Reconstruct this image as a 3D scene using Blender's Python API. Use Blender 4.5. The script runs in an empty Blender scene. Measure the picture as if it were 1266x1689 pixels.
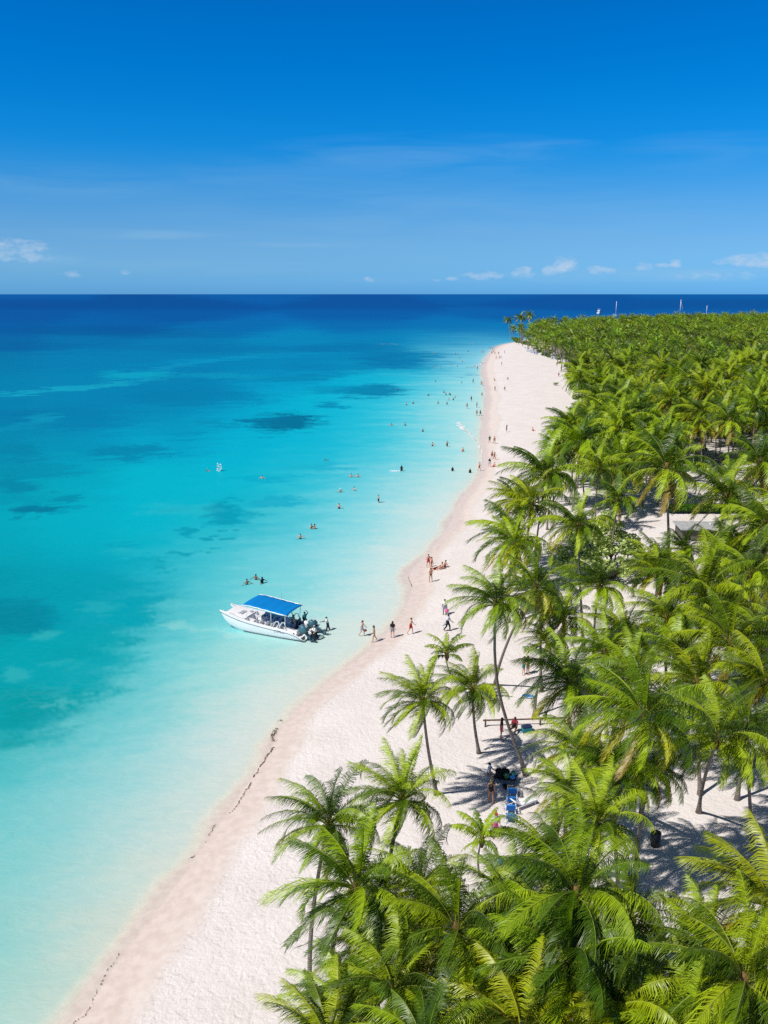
import bpy, bmesh, math, random
import numpy as np
from mathutils import Vector, Matrix

sc = bpy.context.scene
COL = sc.collection
R = math.radians
# ---------------------------------------------------------------- camera
F = 1400.0; CX = 633.0; CY = 844.5; H = 33.0
PITCH = math.atan((CY - 484.6) / F)
cam = bpy.data.cameras.new("camera")
cam.sensor_fit = 'VERTICAL'; cam.sensor_height = 24.0
cam.lens = F / 1689.0 * 24.0
cam.clip_start = 0.5; cam.clip_end = 150000
camo = bpy.data.objects.new("camera", cam); COL.objects.link(camo)
camo.location = (0, 0, H); camo.rotation_euler = (R(90) - PITCH, 0, 0)
sc.camera = camo
# ---------------------------------------------------------------- light
SUN_EL = R(53); SUN_DIR = Vector((-1.0, -0.62, 0)).normalized()
sv = Vector((SUN_DIR.x * math.cos(SUN_EL), SUN_DIR.y * math.cos(SUN_EL), math.sin(SUN_EL)))
sl = bpy.data.lights.new("sun", 'SUN'); sl.energy = 4.75; sl.angle = R(0.5); sl.color = (1.0, 0.945, 0.87)
so = bpy.data.objects.new("sun", sl); COL.objects.link(so)
so.rotation_euler = sv.to_track_quat('Z', 'Y').to_euler()
w = bpy.data.worlds.new("World"); sc.world = w; w.use_nodes = True
wt = w.node_tree; WN = wt.nodes; WL = wt.links
WN.clear()
def wn(t, **k):
    n = WN.new(t)
    for a, b in k.items(): setattr(n, a, b)
    return n
def wset(sock, v):
    if isinstance(v, bpy.types.NodeSocket): WL.new(v, sock)
    else: sock.default_value = v
def wm(op, a, b=0.0, c=0.0, clamp=False):
    n = wn('ShaderNodeMath', operation=op, use_clamp=clamp)
    wset(n.inputs[0], a); wset(n.inputs[1], b); wset(n.inputs[2], c)
    return n.outputs[0]
sky = wn('ShaderNodeTexSky', sky_type='NISHITA')
sky.sun_disc = False; sky.sun_elevation = SUN_EL
sky.sun_rotation = math.atan2(SUN_DIR.x, SUN_DIR.y) % (2 * math.pi)
sky.air_density = 1.0; sky.dust_density = 0.4; sky.ozone_density = 3.0
tc = wn('ShaderNodeTexCoord'); sep = wn('ShaderNodeSeparateXYZ'); WL.new(tc.outputs['Generated'], sep.inputs[0])
el = wm('ARCSINE', sep.outputs[2])                       # elevation, radians
az = wm('ARCTAN2', sep.outputs[0], sep.outputs[1])       # azimuth from +Y
ramp = wn('ShaderNodeValToRGB'); WL.new(wm('MULTIPLY', el, 2.0), ramp.inputs[0])
er = ramp.color_ramp; er.interpolation = 'B_SPLINE'
SKYTINT = [(0.0, (0.21, 0.72, 1.80)), (0.05, (0.27, 0.68, 1.38)), (0.12, (0.32, 0.64, 1.12)), (0.22, (0.17, 0.62, 1.09)), (0.31, (0.0, 0.59, 1.16)), (0.54, (0.0, 0.53, 1.16)), (0.64, (0.0, 0.47, 1.05)), (1.0, (0.50, 0.33, 0.26))]
er.elements[0].position = 0.0; er.elements[0].color = (*[v / 2 for v in SKYTINT[0][1]], 1)
er.elements[1].position = 1.0; er.elements[1].color = (*[v / 2 for v in SKYTINT[-1][1]], 1)
for p, c in SKYTINT[1:-1]:
    e = er.elements.new(p); e.color = (c[0] / 2, c[1] / 2, c[2] / 2, 1)
mul = wn('ShaderNodeMix', data_type='RGBA', blend_type='MULTIPLY'); mul.inputs[0].default_value = 1.0
WL.new(sky.outputs[0], mul.inputs[6]); WL.new(ramp.outputs[0], mul.inputs[7])
dbl = wn('ShaderNodeVectorMath', operation='SCALE'); WL.new(mul.outputs[2], dbl.inputs[0]); dbl.inputs['Scale'].default_value = 2.0
skycol = dbl.outputs[0]
# thin cirrus and small cumulus far out at sea, by direction
comb = wn('ShaderNodeCombineXYZ'); wset(comb.inputs[0], az); wset(comb.inputs[1], el)
def wnoise(scale_xy, detail, off=(0, 0, 0), rough=0.55, dist=0.0):
    mp = wn('ShaderNodeMapping'); WL.new(comb.outputs[0], mp.inputs[0])
    mp.inputs['Location'].default_value = off
    mp.inputs['Scale'].default_value = (scale_xy[0], scale_xy[1], 1)
    n = wn('ShaderNodeTexNoise'); WL.new(mp.outputs[0], n.inputs['Vector'])
    n.inputs['Scale'].default_value = 1.0; n.inputs['Detail'].default_value = detail; n.inputs['Roughness'].default_value = rough
    n.inputs['Distortion'].default_value = dist
    return n.outputs[0]
def ang(px, py):
    u = (CY - py) / F; x = (px - CX) / F
    d = Vector((x, math.cos(PITCH) + u * math.sin(PITCH), -math.sin(PITCH) + u * math.cos(PITCH))).normalized()
    return math.atan2(d.x, d.y), math.asin(d.z)
puffn = wnoise((70, 125), 9, (3, 1, 0), 0.62, 0.15)
def sumblobs(BL):
    acc = None
    for (px, py, rx, ry, amp) in BL:
        a, e = ang(px, py)
        dx = wm('MULTIPLY', wm('SUBTRACT', az, a), F / rx)
        dy = wm('MULTIPLY', wm('SUBTRACT', el, e), F / ry)
        g = wm('MULTIPLY', wm('SUBTRACT', 1.0, wm('ADD', wm('MULTIPLY', dx, dx), wm('MULTIPLY', dy, dy))), amp)
        g = wm('MAXIMUM', g, 0.0)
        acc = g if acc is None else wm('MAXIMUM', acc, g)
    return acc
BL = [(930, 438, 26, 17, .85), (910, 446, 18, 10, .75), (862, 450, 24, 12, .62), (800, 455, 46, 9, .5), (735, 461, 30, 6, .36),
      (985, 445, 24, 8, .5), (1005, 446, 16, 6, .45), (1062, 440, 20, 8, .55), (1092, 438, 18, 7, .55), (1112, 435, 13, 9, .6), (1190, 432, 18, 6, .5), (1240, 429, 44, 12, .8), (1270, 428, 40, 14, .8),
      (15, 402, 40, 11, .55), (50, 408, 34, 14, .58), (35, 422, 55, 12, .5), (115, 452, 22, 8, .35), (207, 449, 10, 5, .42), (610, 461, 12, 8, .4), (1180, 455, 90, 10, .25)]
pb = sumblobs(BL)
puff = wm('MULTIPLY', wm('SUBTRACT', wm('ADD', pb, wm('MULTIPLY', puffn, 2.3)), 1.33), 1.15, clamp=True)
puff = wm('MULTIPLY', puff, wm('MULTIPLY', pb, 4.0, clamp=True), clamp=True)
CR = [(200, 386, 190, 9, .55), (500, 404, 150, 5, .5), (880, 240, 110, 10, .35), (700, 262, 300, 40, .3), (120, 300, 200, 30, .25), (500, 290, 260, 40, .2), (700, 350, 500, 60, .25), (1150, 250, 160, 30, .2), (1120, 452, 200, 13, .7), (880, 458, 190, 10, .55), (50, 428, 90, 20, .55), (640, 462, 90, 6, .35), (300, 440, 260, 14, .25)]
cb = sumblobs(CR)
cirn = wnoise((5, 50), 6, (0.4, 0.9, 0), 0.6, 0.6)
cir = wm('MULTIPLY', cb, wm('MULTIPLY', wm('SUBTRACT', cirn, 0.36), 2.2, clamp=True), clamp=True)
m1 = wn('ShaderNodeMix', data_type='RGBA'); WL.new(wm('MULTIPLY', cir, 0.9), m1.inputs[0])
WL.new(skycol, m1.inputs[6]); m1.inputs[7].default_value = (3.0, 5.2, 7.2, 1)
m2 = wn('ShaderNodeMix', data_type='RGBA'); WL.new(wm('MULTIPLY', puff, 0.75), m2.inputs[0])
WL.new(m1.outputs[2], m2.inputs[6]); m2.inputs[7].default_value = (4.7, 5.9, 7.5, 1)
bg = wn('ShaderNodeBackground'); WL.new(m2.outputs[2], bg.inputs[0]); bg.inputs[1].default_value = 0.1
wo = wn('ShaderNodeOutputWorld'); WL.new(bg.outputs[0], wo.inputs[0])
vs = sc.view_settings; vs.view_transform = 'Standard'; vs.look = 'None'; vs.exposure = 0.12; vs.gamma = 1.0; vs.use_curve_mapping = False
sc.cycles.max_bounces = 6; sc.cycles.transparent_max_bounces = 8
sc.cycles.caustics_reflective = False; sc.cycles.caustics_refractive = False
sc.cycles.use_denoising = False

# ---------------------------------------------------------------- helpers
def tag(o, label=None, cat=None, group=None, kind=None):
    if label: o['label'] = label
    if cat: o['category'] = cat
    if group: o['group'] = group
    if kind: o['kind'] = kind
    return o
def link(o, parent=None):
    COL.objects.link(o)
    if parent is not None: o.parent = parent
    return o
def empty(name, loc=(0, 0, 0), rz=0.0, s=1.0):
    o = bpy.data.objects.new(name, None); COL.objects.link(o)
    o.location = loc; o.rotation_euler = (0, 0, rz); o.scale = (s, s, s); o.empty_display_size = 0.3
    return o
def copy_tree(o, parent=None):
    c = o.copy(); COL.objects.link(c); c.parent = parent
    for ch in list(o.children): copy_tree(ch, c)
    return c
def s2l(c):
    return tuple(((x / 255) / 12.92 if x / 255 <= 0.04045 else ((x / 255 + 0.055) / 1.055) ** 2.4) for x in c)
def tri_mesh(name, V, T, cols=None, mats=(), smooth=False, mi=None, cname='leaf'):
    V = np.asarray(V, dtype=np.float32); T = np.asarray(T, dtype=np.int32)
    me = bpy.data.meshes.new(name)
    me.vertices.add(len(V)); me.vertices.foreach_set('co', V.ravel())
    n = len(T); k = T.shape[1]
    me.loops.add(n * k); me.loops.foreach_set('vertex_index', T.ravel())
    me.polygons.add(n); me.polygons.foreach_set('loop_start', np.arange(0, n * k, k, dtype=np.int32))
    me.polygons.foreach_set('loop_total', np.full(n, k, dtype=np.int32))
    if smooth: me.polygons.foreach_set('use_smooth', np.ones(n, dtype=bool))
    if mi is not None: me.polygons.foreach_set('material_index', np.asarray(mi, dtype=np.int32))
    me.update(calc_edges=True)
    if cols is not None:
        a = me.color_attributes.new(cname, 'FLOAT_COLOR', 'POINT')
        c = np.ones((len(V), 4), dtype=np.float32); c[:, :3] = cols
        a.data.foreach_set('color', c.ravel())
    for m in mats: me.materials.append(m)
    return me
CP, SP = math.cos(PITCH), math.sin(PITCH)
def ray(px, py):
    x = (px - CX) / F; u = (CY - py) / F
    return Vector((x, CP + u * SP, -SP + u * CP))
def at(px, py, z=0.0):
    d = ray(px, py); t = (z - H) / d.z
    return Vector((d.x * t, d.y * t, z))
def proj(x, y, z):
    dy = y; dz = z - H
    fwd = dy * CP - dz * SP; up = dy * SP + dz * CP
    return CX + F * x / fwd, CY - F * up / fwd
rnd = random.Random(7)

# ---------------------------------------------------------------- materials
class NT:
    def __init__(s, name):
        s.m = bpy.data.materials.new(name); s.m.use_nodes = True
        s.t = s.m.node_tree; s.t.nodes.clear()
        s.out = s.n('ShaderNodeOutputMaterial')
    def n(s, t, **k):
        n = s.t.nodes.new(t)
        for a, b in k.items(): setattr(n, a, b)
        return n
    def set(s, sock, v):
        if isinstance(v, bpy.types.NodeSocket): s.t.links.new(v, sock)
        elif v is not None: sock.default_value = v
    def math(s, op, a, b=0.0, c=0.0, clamp=False):
        n = s.n('ShaderNodeMath', operation=op, use_clamp=clamp)
        s.set(n.inputs[0], a); s.set(n.inputs[1], b); s.set(n.inputs[2], c); return n.outputs[0]
    def mix(s, f, a, b, blend='MIX'):
        n = s.n('ShaderNodeMix', data_type='RGBA', blend_type=blend)
        s.set(n.inputs[0], f); s.set(n.inputs[6], a); s.set(n.inputs[7], b); return n.outputs[2]
    def noise(s, vec, scale, detail=3, rough=0.5, dist=0.0):
        n = s.n('ShaderNodeTexNoise'); s.set(n.inputs['Vector'], vec)
        n.inputs['Scale'].default_value = scale; n.inputs['Detail'].default_value = detail
        n.inputs['Roughness'].default_value = rough; n.inputs['Distortion'].default_value = dist
        return n.outputs[0]
    def mapping(s, vec, scale=(1, 1, 1), rot=(0, 0, 0)):
        n = s.n('ShaderNodeMapping'); s.set(n.inputs[0], vec); n.inputs['Scale'].default_value = scale
        n.inputs['Rotation'].default_value = rot; return n.outputs[0]
    def range(s, v, a, b, c=0.0, d=1.0):
        n = s.n('ShaderNodeMapRange', interpolation_type='SMOOTHSTEP'); s.set(n.inputs[0], v)
        n.inputs[1].default_value = a; n.inputs[2].default_value = b; n.inputs[3].default_value = c; n.inputs[4].default_value = d
        return n.outputs[0]
    def coord(s, k='Object'):
        return s.n('ShaderNodeTexCoord').outputs[k]
    def pos(s): return s.n('ShaderNodeNewGeometry').outputs['Position']
    def attr(s, name, out='Color'):
        n = s.n('ShaderNodeAttribute', attribute_name=name); return n.outputs[out]
    def bump(s, h, strength, dist, normal=None):
        n = s.n('ShaderNodeBump'); s.set(n.inputs['Height'], h); s.set(n.inputs['Strength'], strength)
        n.inputs['Distance'].default_value = dist; s.set(n.inputs['Normal'], normal); return n.outputs[0]
    def bsdf(s, col, rough=0.6, spec=0.5, normal=None, metal=0.0, **k):
        n = s.n('ShaderNodeBsdfPrincipled'); s.set(n.inputs['Base Color'], col); s.set(n.inputs['Roughness'], rough)
        s.set(n.inputs['Specular IOR Level'], spec); s.set(n.inputs['Metallic'], metal); s.set(n.inputs['Normal'], normal)
        for a, b in k.items(): s.set(n.inputs[a], b)
        return n.outputs[0]
    def mixs(s, f, a, b):
        n = s.n('ShaderNodeMixShader'); s.set(n.inputs[0], f); s.t.links.new(a, n.inputs[1]); s.t.links.new(b, n.inputs[2]); return n.outputs[0]
    def done(s, sh):
        s.t.links.new(sh, s.out.inputs[0]); return s.m
_simple = {}
def simple(name, col, rough=0.6, spec=0.4, var=0.12, scale=6.0, metal=0.0, bump=0.0):
    if name in _simple: return _simple[name]
    t = NT(name); p = t.coord('Object')
    n = t.noise(p, scale, 4, 0.6)
    f = t.range(n, 0.3, 0.7)
    a = tuple(x * (1 - var) for x in col[:3]) + (1,); b = tuple(min(1, x * (1 + var * 0.6)) for x in col[:3]) + (1,)
    c = t.mix(f, a, b)
    nrm = t.bump(n, 0.4, bump) if bump else None
    _simple[name] = t.done(t.bsdf(c, rough, spec, nrm, metal))
    return _simple[name]
# ---------------------------------------------------------------- coastline and terrain
COAST_PX = [(115, 1689), (152, 1655), (201, 1578), (262, 1500), (316, 1426), (360, 1362), (402, 1303), (443, 1241), (472, 1188), (515, 1146),
            (560, 1110), (602, 1080), (640, 1042), (668, 1005), (681, 972), (673, 948), (693, 925), (718, 898), (742, 868), (751, 838), (766, 815),
            (786, 792), (797, 770), (795, 745), (793, 728), (796, 705), (799, 680), (803, 655), (800, 632), (795, 612), (800, 592), (814, 575), (832, 567)]
coast = [at(a, b) for a, b in COAST_PX]
coast = [(p.x, p.y) for p in coast]
pre = [(-420, -500), (-150, -170), (-60, -45), (-32, 4), (-22, 20)]
post = [(101, 622), (112, 672), (150, 735), (215, 800), (300, 850), (400, 885), (520, 935), (700, 985), (1000, 1020), (1700, 1000), (2600, 700), (2600, -1500), (-420, -1500)]
def smooth_line(P, it=2):
    P = np.array(P, float)
    for _ in range(it):
        Q = [P[0]]
        for a, b in zip(P[:-1], P[1:]):
            Q.append(a * .75 + b * .25); Q.append(a * .25 + b * .75)
        Q.append(P[-1]); P = np.array(Q)
    return P
CO = smooth_line(pre + coast + post[:-3], 2)
POLY = np.vstack([CO, np.array(post[-3:], float)])
def sdist(X, Y):
    """signed distance to the coast, positive inland"""
    X = np.atleast_1d(np.asarray(X, float)).ravel(); Y = np.atleast_1d(np.asarray(Y, float)).ravel()
    out = np.empty(len(X))
    A = POLY; B = np.roll(POLY, -1, axis=0); D = B - A; L2 = (D ** 2).sum(1)
    for i in range(0, len(X), 20000):
        x = X[i:i + 20000, None]; y = Y[i:i + 20000, None]
        t = np.clip(((x - A[:, 0]) * D[:, 0] + (y - A[:, 1]) * D[:, 1]) / L2, 0, 1)
        d = np.sqrt(((x - A[:, 0] - t * D[:, 0]) ** 2 + (y - A[:, 1] - t * D[:, 1]) ** 2).min(1))
        c = ((A[:, 1] > y) != (B[:, 1] > y)) & (x < D[:, 0] * (y - A[:, 1]) / np.where(D[:, 1] == 0, 1e-9, D[:, 1]) + A[:, 0])
        out[i:i + 20000] = np.where(c.sum(1) % 2 == 1, d, -d)
    return out
def _hash(ix, iy, s):
    v = np.sin(ix * 127.1 + iy * 311.7 + s * 74.7) * 43758.5453
    return v - np.floor(v)
def vnoise(x, y, s=0):
    ix = np.floor(x); iy = np.floor(y); fx = x - ix; fy = y - iy
    fx = fx * fx * (3 - 2 * fx); fy = fy * fy * (3 - 2 * fy)
    a = _hash(ix, iy, s); b = _hash(ix + 1, iy, s); c = _hash(ix, iy + 1, s); d = _hash(ix + 1, iy + 1, s)
    return (a * (1 - fx) + b * fx) * (1 - fy) + (c * (1 - fx) + d * fx) * fy
def fbm(x, y, o=4, s=0):
    v = 0; a = .5; t = 0
    for i in range(o):
        v = v + a * vnoise(x, y, s + i * 13); t += a; a *= .5; x = x * 2.03 + 7.1; y = y * 2.03 + 3.3
    return v / t
def gz(d, x, y):
    """ground height from signed distance"""
    land = 1.5 * (1 - np.exp(-np.maximum(d, 0) / 14.0)) + 0.25 * np.clip((d - 25) / 60, 0, 1) * (fbm(x / 14, y / 14, 3, 5) - .5) * 2
    u = np.maximum(-d, 0)
    seab = -(0.035 * np.minimum(u, 30) + 0.02 * np.clip(u - 30, 0, 200) + 0.008 * np.clip(u - 230, 0, 3000))
    return np.where(d > 0, land, seab)
def ground(x, y):
    d = sdist([x], [y]); return float(gz(d, np.array([x], float), np.array([y], float))[0])
def atg(px, py, dz=0.0):
    """where the line of sight meets the ground (or the water, if that is higher)"""
    z = 0.0
    for _ in range(6):
        p = at(px, py, z + dz); z = max(0.0, ground(p.x, p.y))
    return Vector((p.x, p.y, z))
# polar grid, finer near and inside the view
rr = np.concatenate([np.linspace(2, 24, 12)[:-1], np.geomspace(24, 1600, 560), np.geomspace(1640, 70000, 60)])
aa = np.unique(np.concatenate([np.linspace(-100, -30, 30), np.linspace(-30, 30, 601), np.linspace(30, 100, 30)]))
AA, RR = np.meshgrid(np.radians(aa), rr)
GX = (RR * np.sin(AA)).ravel(); GY = (RR * np.cos(AA)).ravel()
nr, na = RR.shape
idx = np.arange(nr * na).reshape(nr, na)
QUADS = np.stack([idx[:-1, :-1], idx[:-1, 1:], idx[1:, 1:], idx[1:, :-1]], -1).reshape(-1, 4)[:, ::-1]
SD = sdist(GX, GY)
# ---- ground
wob = (fbm(GX / 3.2, GY / 3.2, 3, 2) - .5) * 1.6 + (fbm(GX / 11, GY / 11, 2, 9) - .5) * 2.0
# swash: the wet band is 3-6 m wide
wetw = 1.2 + 2.2 * fbm(GX / 25, GY / 25, 2, 31) + np.clip((GY - 90) / 150, 0, 2)
wet = np.clip(1 - (SD + wob * .8 - wetw) / 0.9, 0, 1)
damp = np.clip(1 - (SD + wob * .5 - 1.1) / 1.2, 0, 1)
litter = np.clip((SD - 34) / 30, 0, 1) * np.clip((GY - 130) / 120, 0, 1)
Z = gz(SD, GX, GY)
def scol(c, k): return np.array([x / k for x in s2l(c)])
me = tri_mesh('sand_ground', np.stack([GX, GY, Z], -1), QUADS, np.stack([wet, damp, litter], -1), smooth=True, cname='zone')
t = NT('sand'); P = t.pos()
zn = t.n('ShaderNodeSeparateColor'); t.set(zn.inputs[0], t.attr('zone')); wetf, dampf, litf = zn.outputs
big = t.noise(P, 0.22, 4, .6); mid = t.noise(P, 1.7, 4, .6); fine = t.noise(P, 22.0, 2, .6)
dry = t.mix(t.range(big, .3, .7), (0.655, 0.61, 0.59, 1), (0.715, 0.68, 0.665, 1))
dry = t.mix(t.range(fine, .3, .75, 0, .35), dry, (0.50, 0.43, 0.39, 1))
wetc = t.mix(t.range(mid, .3, .7), (0.60, 0.525, 0.475, 1), (0.68, 0.61, 0.57, 1))
dmpc = t.mix(t.range(mid, .3, .7), (0.54, 0.43, 0.375, 1), (0.63, 0.515, 0.46, 1))
c = t.mix(wetf, dry, wetc); c = t.mix(t.math('MULTIPLY', dampf, .45), c, dmpc)
litc = t.mix(t.range(t.noise(P, .8, 4, .7), .35, .65), (0.10, 0.085, 0.05, 1), (0.045, 0.07, 0.02, 1))
c = t.mix(t.math('MULTIPLY', litf, t.range(t.noise(P, .08, 3, .6), .25, .5)), c, litc)
# debris line at the top of the wet band
edge = t.math('MULTIPLY', t.math('MULTIPLY', wetf, t.math('SUBTRACT', 1.0, wetf)), 4.0)
deb = t.math('MULTIPLY', edge, t.range(t.noise(P, 4.0, 5, .75), .52, .66))
c = t.mix(t.math('MULTIPLY', deb, .35), c, (0.36, 0.27, 0.19, 1))
vor = t.n('ShaderNodeTexVoronoi', feature='SMOOTH_F1'); vor.inputs['Scale'].default_value = 2.5
wv = t.n('ShaderNodeVectorMath', operation='ADD'); t.set(wv.inputs[0], P)
nz = t.n('ShaderNodeTexNoise'); nz.inputs['Scale'].default_value = 2.4; t.set(nz.inputs['Vector'], P)
t.set(wv.inputs[1], nz.outputs['Color']); t.set(vor.inputs['Vector'], t.mapping(wv.outputs[0], (1, 1, 0.2)))
foot = t.math('ADD', t.math('MULTIPLY', vor.outputs[0], 1.0), t.math('MULTIPLY', t.noise(P, 5.0, 4, .6), 0.9))
dryf = t.math('SUBTRACT', 1.0, wetf, clamp=True)
hgt = t.math('ADD', t.math('MULTIPLY', foot, dryf), t.math('MULTIPLY', mid, .08))
n1 = t.bump(hgt, .85, 0.07)
rg = t.math('SUBTRACT', 0.9, t.math('MULTIPLY', dampf, .45))
groundmat = t.done(t.bsdf(c, rg, .25, n1))
me.materials.append(groundmat)
o = bpy.data.objects.new('sand_ground', me); link(o); tag(o, kind='structure')

# ---- sea
WC = [  # colour of the water seen at places along the photograph, laid into world space
 (0,486,(0,92,168)),(400,486,(0,92,168)),(800,486,(0,92,165)),(1200,486,(0,92,165)),(0,500,(0,78,152)),(300,500,(0,78,152)),(600,500,(0,80,155)),(900,500,(0,80,155)),(1200,500,(0,80,152)),
 (0,520,(0,86,160)),(300,520,(0,88,162)),(600,520,(0,92,166)),(850,520,(0,96,168)),(1200,520,(0,92,165)),
 (0,542,(0,92,165)),(200,540,(0,95,168)),(400,540,(0,108,178)),(600,538,(0,108,178)),(750,540,(0,115,182)),(830,545,(0,122,188)),
 (0,565,(0,104,170)),(150,560,(0,116,178)),(300,560,(0,124,182)),(480,560,(0,138,194)),(620,560,(0,132,190)),(730,560,(20,145,200)),(800,563,(70,170,212)),
 (0,600,(0,122,178)),(120,595,(0,128,184)),(250,595,(0,130,186)),(400,600,(0,130,185)),(520,595,(0,128,184)),(620,590,(0,126,182)),(680,595,(0,135,190)),(720,590,(45,175,215)),(770,590,(120,200,228)),
 (0,640,(0,132,182)),(120,640,(0,134,186)),(250,640,(0,130,184)),(350,640,(0,126,182)),(450,625,(0,150,202)),(560,622,(0,172,215)),(640,625,(10,182,218)),(700,625,(55,195,225)),(760,625,(140,212,230)),
 (0,675,(0,126,178)),(150,675,(0,128,182)),(280,675,(0,132,184)),(370,672,(0,150,198)),(440,668,(0,175,214)),(560,668,(5,182,218)),(650,668,(50,197,226)),(730,668,(105,208,230)),(780,668,(170,220,230)),
 (0,712,(0,132,178)),(100,710,(0,138,182)),(200,715,(0,145,190)),(300,712,(0,152,196)),(400,705,(0,174,212)),(520,705,(0,180,216)),(600,705,(35,192,222)),(700,705,(100,207,228)),(760,705,(150,216,230)),(788,705,(190,222,232)),
 (0,742,(0,140,180)),(100,742,(0,150,190)),(250,735,(0,172,208)),(400,740,(0,180,215)),(520,740,(15,186,218)),(620,740,(60,198,224)),(700,745,(115,210,228)),(780,750,(185,222,230)),
 (0,800,(0,150,180)),(120,790,(0,168,196)),(250,790,(0,182,210)),(400,790,(5,184,212)),(500,790,(40,192,218)),(600,800,(95,204,224)),(690,800,(150,215,228)),(750,810,(190,222,230)),
 (0,860,(0,170,195)),(120,860,(0,176,202)),(250,860,(0,182,208)),(380,860,(15,182,206)),(480,860,(75,198,218)),(580,860,(120,210,226)),(670,860,(170,219,230)),(735,850,(205,226,230)),
 (0,910,(0,165,188)),(120,910,(0,172,196)),(240,910,(5,178,202)),(340,910,(55,192,212)),(450,915,(100,204,220)),(560,920,(140,213,226)),(640,930,(180,221,228)),(690,915,(205,224,228)),
 (0,960,(0,148,172)),(100,955,(0,158,184)),(200,950,(0,160,188)),(270,950,(35,182,204)),(350,955,(80,198,214)),(450,970,(115,208,220)),(560,985,(160,218,226)),(640,990,(195,223,228)),(670,985,(208,222,226)),
 (0,1020,(0,132,160)),(80,1010,(0,150,178)),(150,1010,(0,158,184)),(210,1005,(10,164,186)),(255,1015,(70,192,206)),(330,1030,(105,204,214)),(420,1070,(150,214,218)),(540,1060,(185,221,222)),(600,1050,(208,222,222)),
 (0,1080,(0,162,178)),(80,1070,(0,166,184)),(150,1070,(0,164,182)),(190,1085,(50,184,198)),(260,1090,(95,200,212)),(350,1110,(145,213,216)),(450,1120,(190,220,220)),(530,1110,(208,220,218)),
 (0,1140,(0,158,172)),(60,1150,(0,154,170)),(120,1145,(20,172,184)),(180,1155,(80,192,204)),(260,1160,(120,204,212)),(350,1170,(165,213,216)),(430,1180,(200,219,220)),(460,1170,(210,220,220)),
 (0,1200,(0,158,170)),(50,1205,(45,180,192)),(120,1210,(95,195,206)),(200,1210,(120,203,212)),(300,1230,(155,210,216)),(380,1230,(195,217,220)),(420,1240,(208,218,218)),
 (0,1260,(70,188,198)),(80,1270,(105,198,208)),(180,1280,(135,205,212)),(280,1290,(165,210,215)),(360,1300,(196,216,216)),
 (0,1340,(98,196,204)),(80,1350,(128,203,210)),(180,1360,(152,207,212)),(260,1370,(176,211,213)),(320,1370,(200,216,214)),
 (0,1430,(115,200,206)),(80,1440,(142,205,209)),(160,1450,(164,208,210)),(230,1450,(184,212,210)),(280,1450,(204,214,208)),
 (0,1530,(125,200,203)),(80,1530,(155,205,206)),(150,1540,(178,208,204)),(200,1540,(196,208,200)),
 (0,1630,(135,203,203)),(60,1630,(160,206,203)),(110,1640,(182,206,198)),(0,1689,(142,204,202)),(60,1689,(172,206,200)),(-300,1500,(60,185,196)),(-300,1200,(0,155,175)),(-300,900,(0,150,180)),(-300,650,(0,130,180)),(-600,1000,(0,140,175))]
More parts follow.
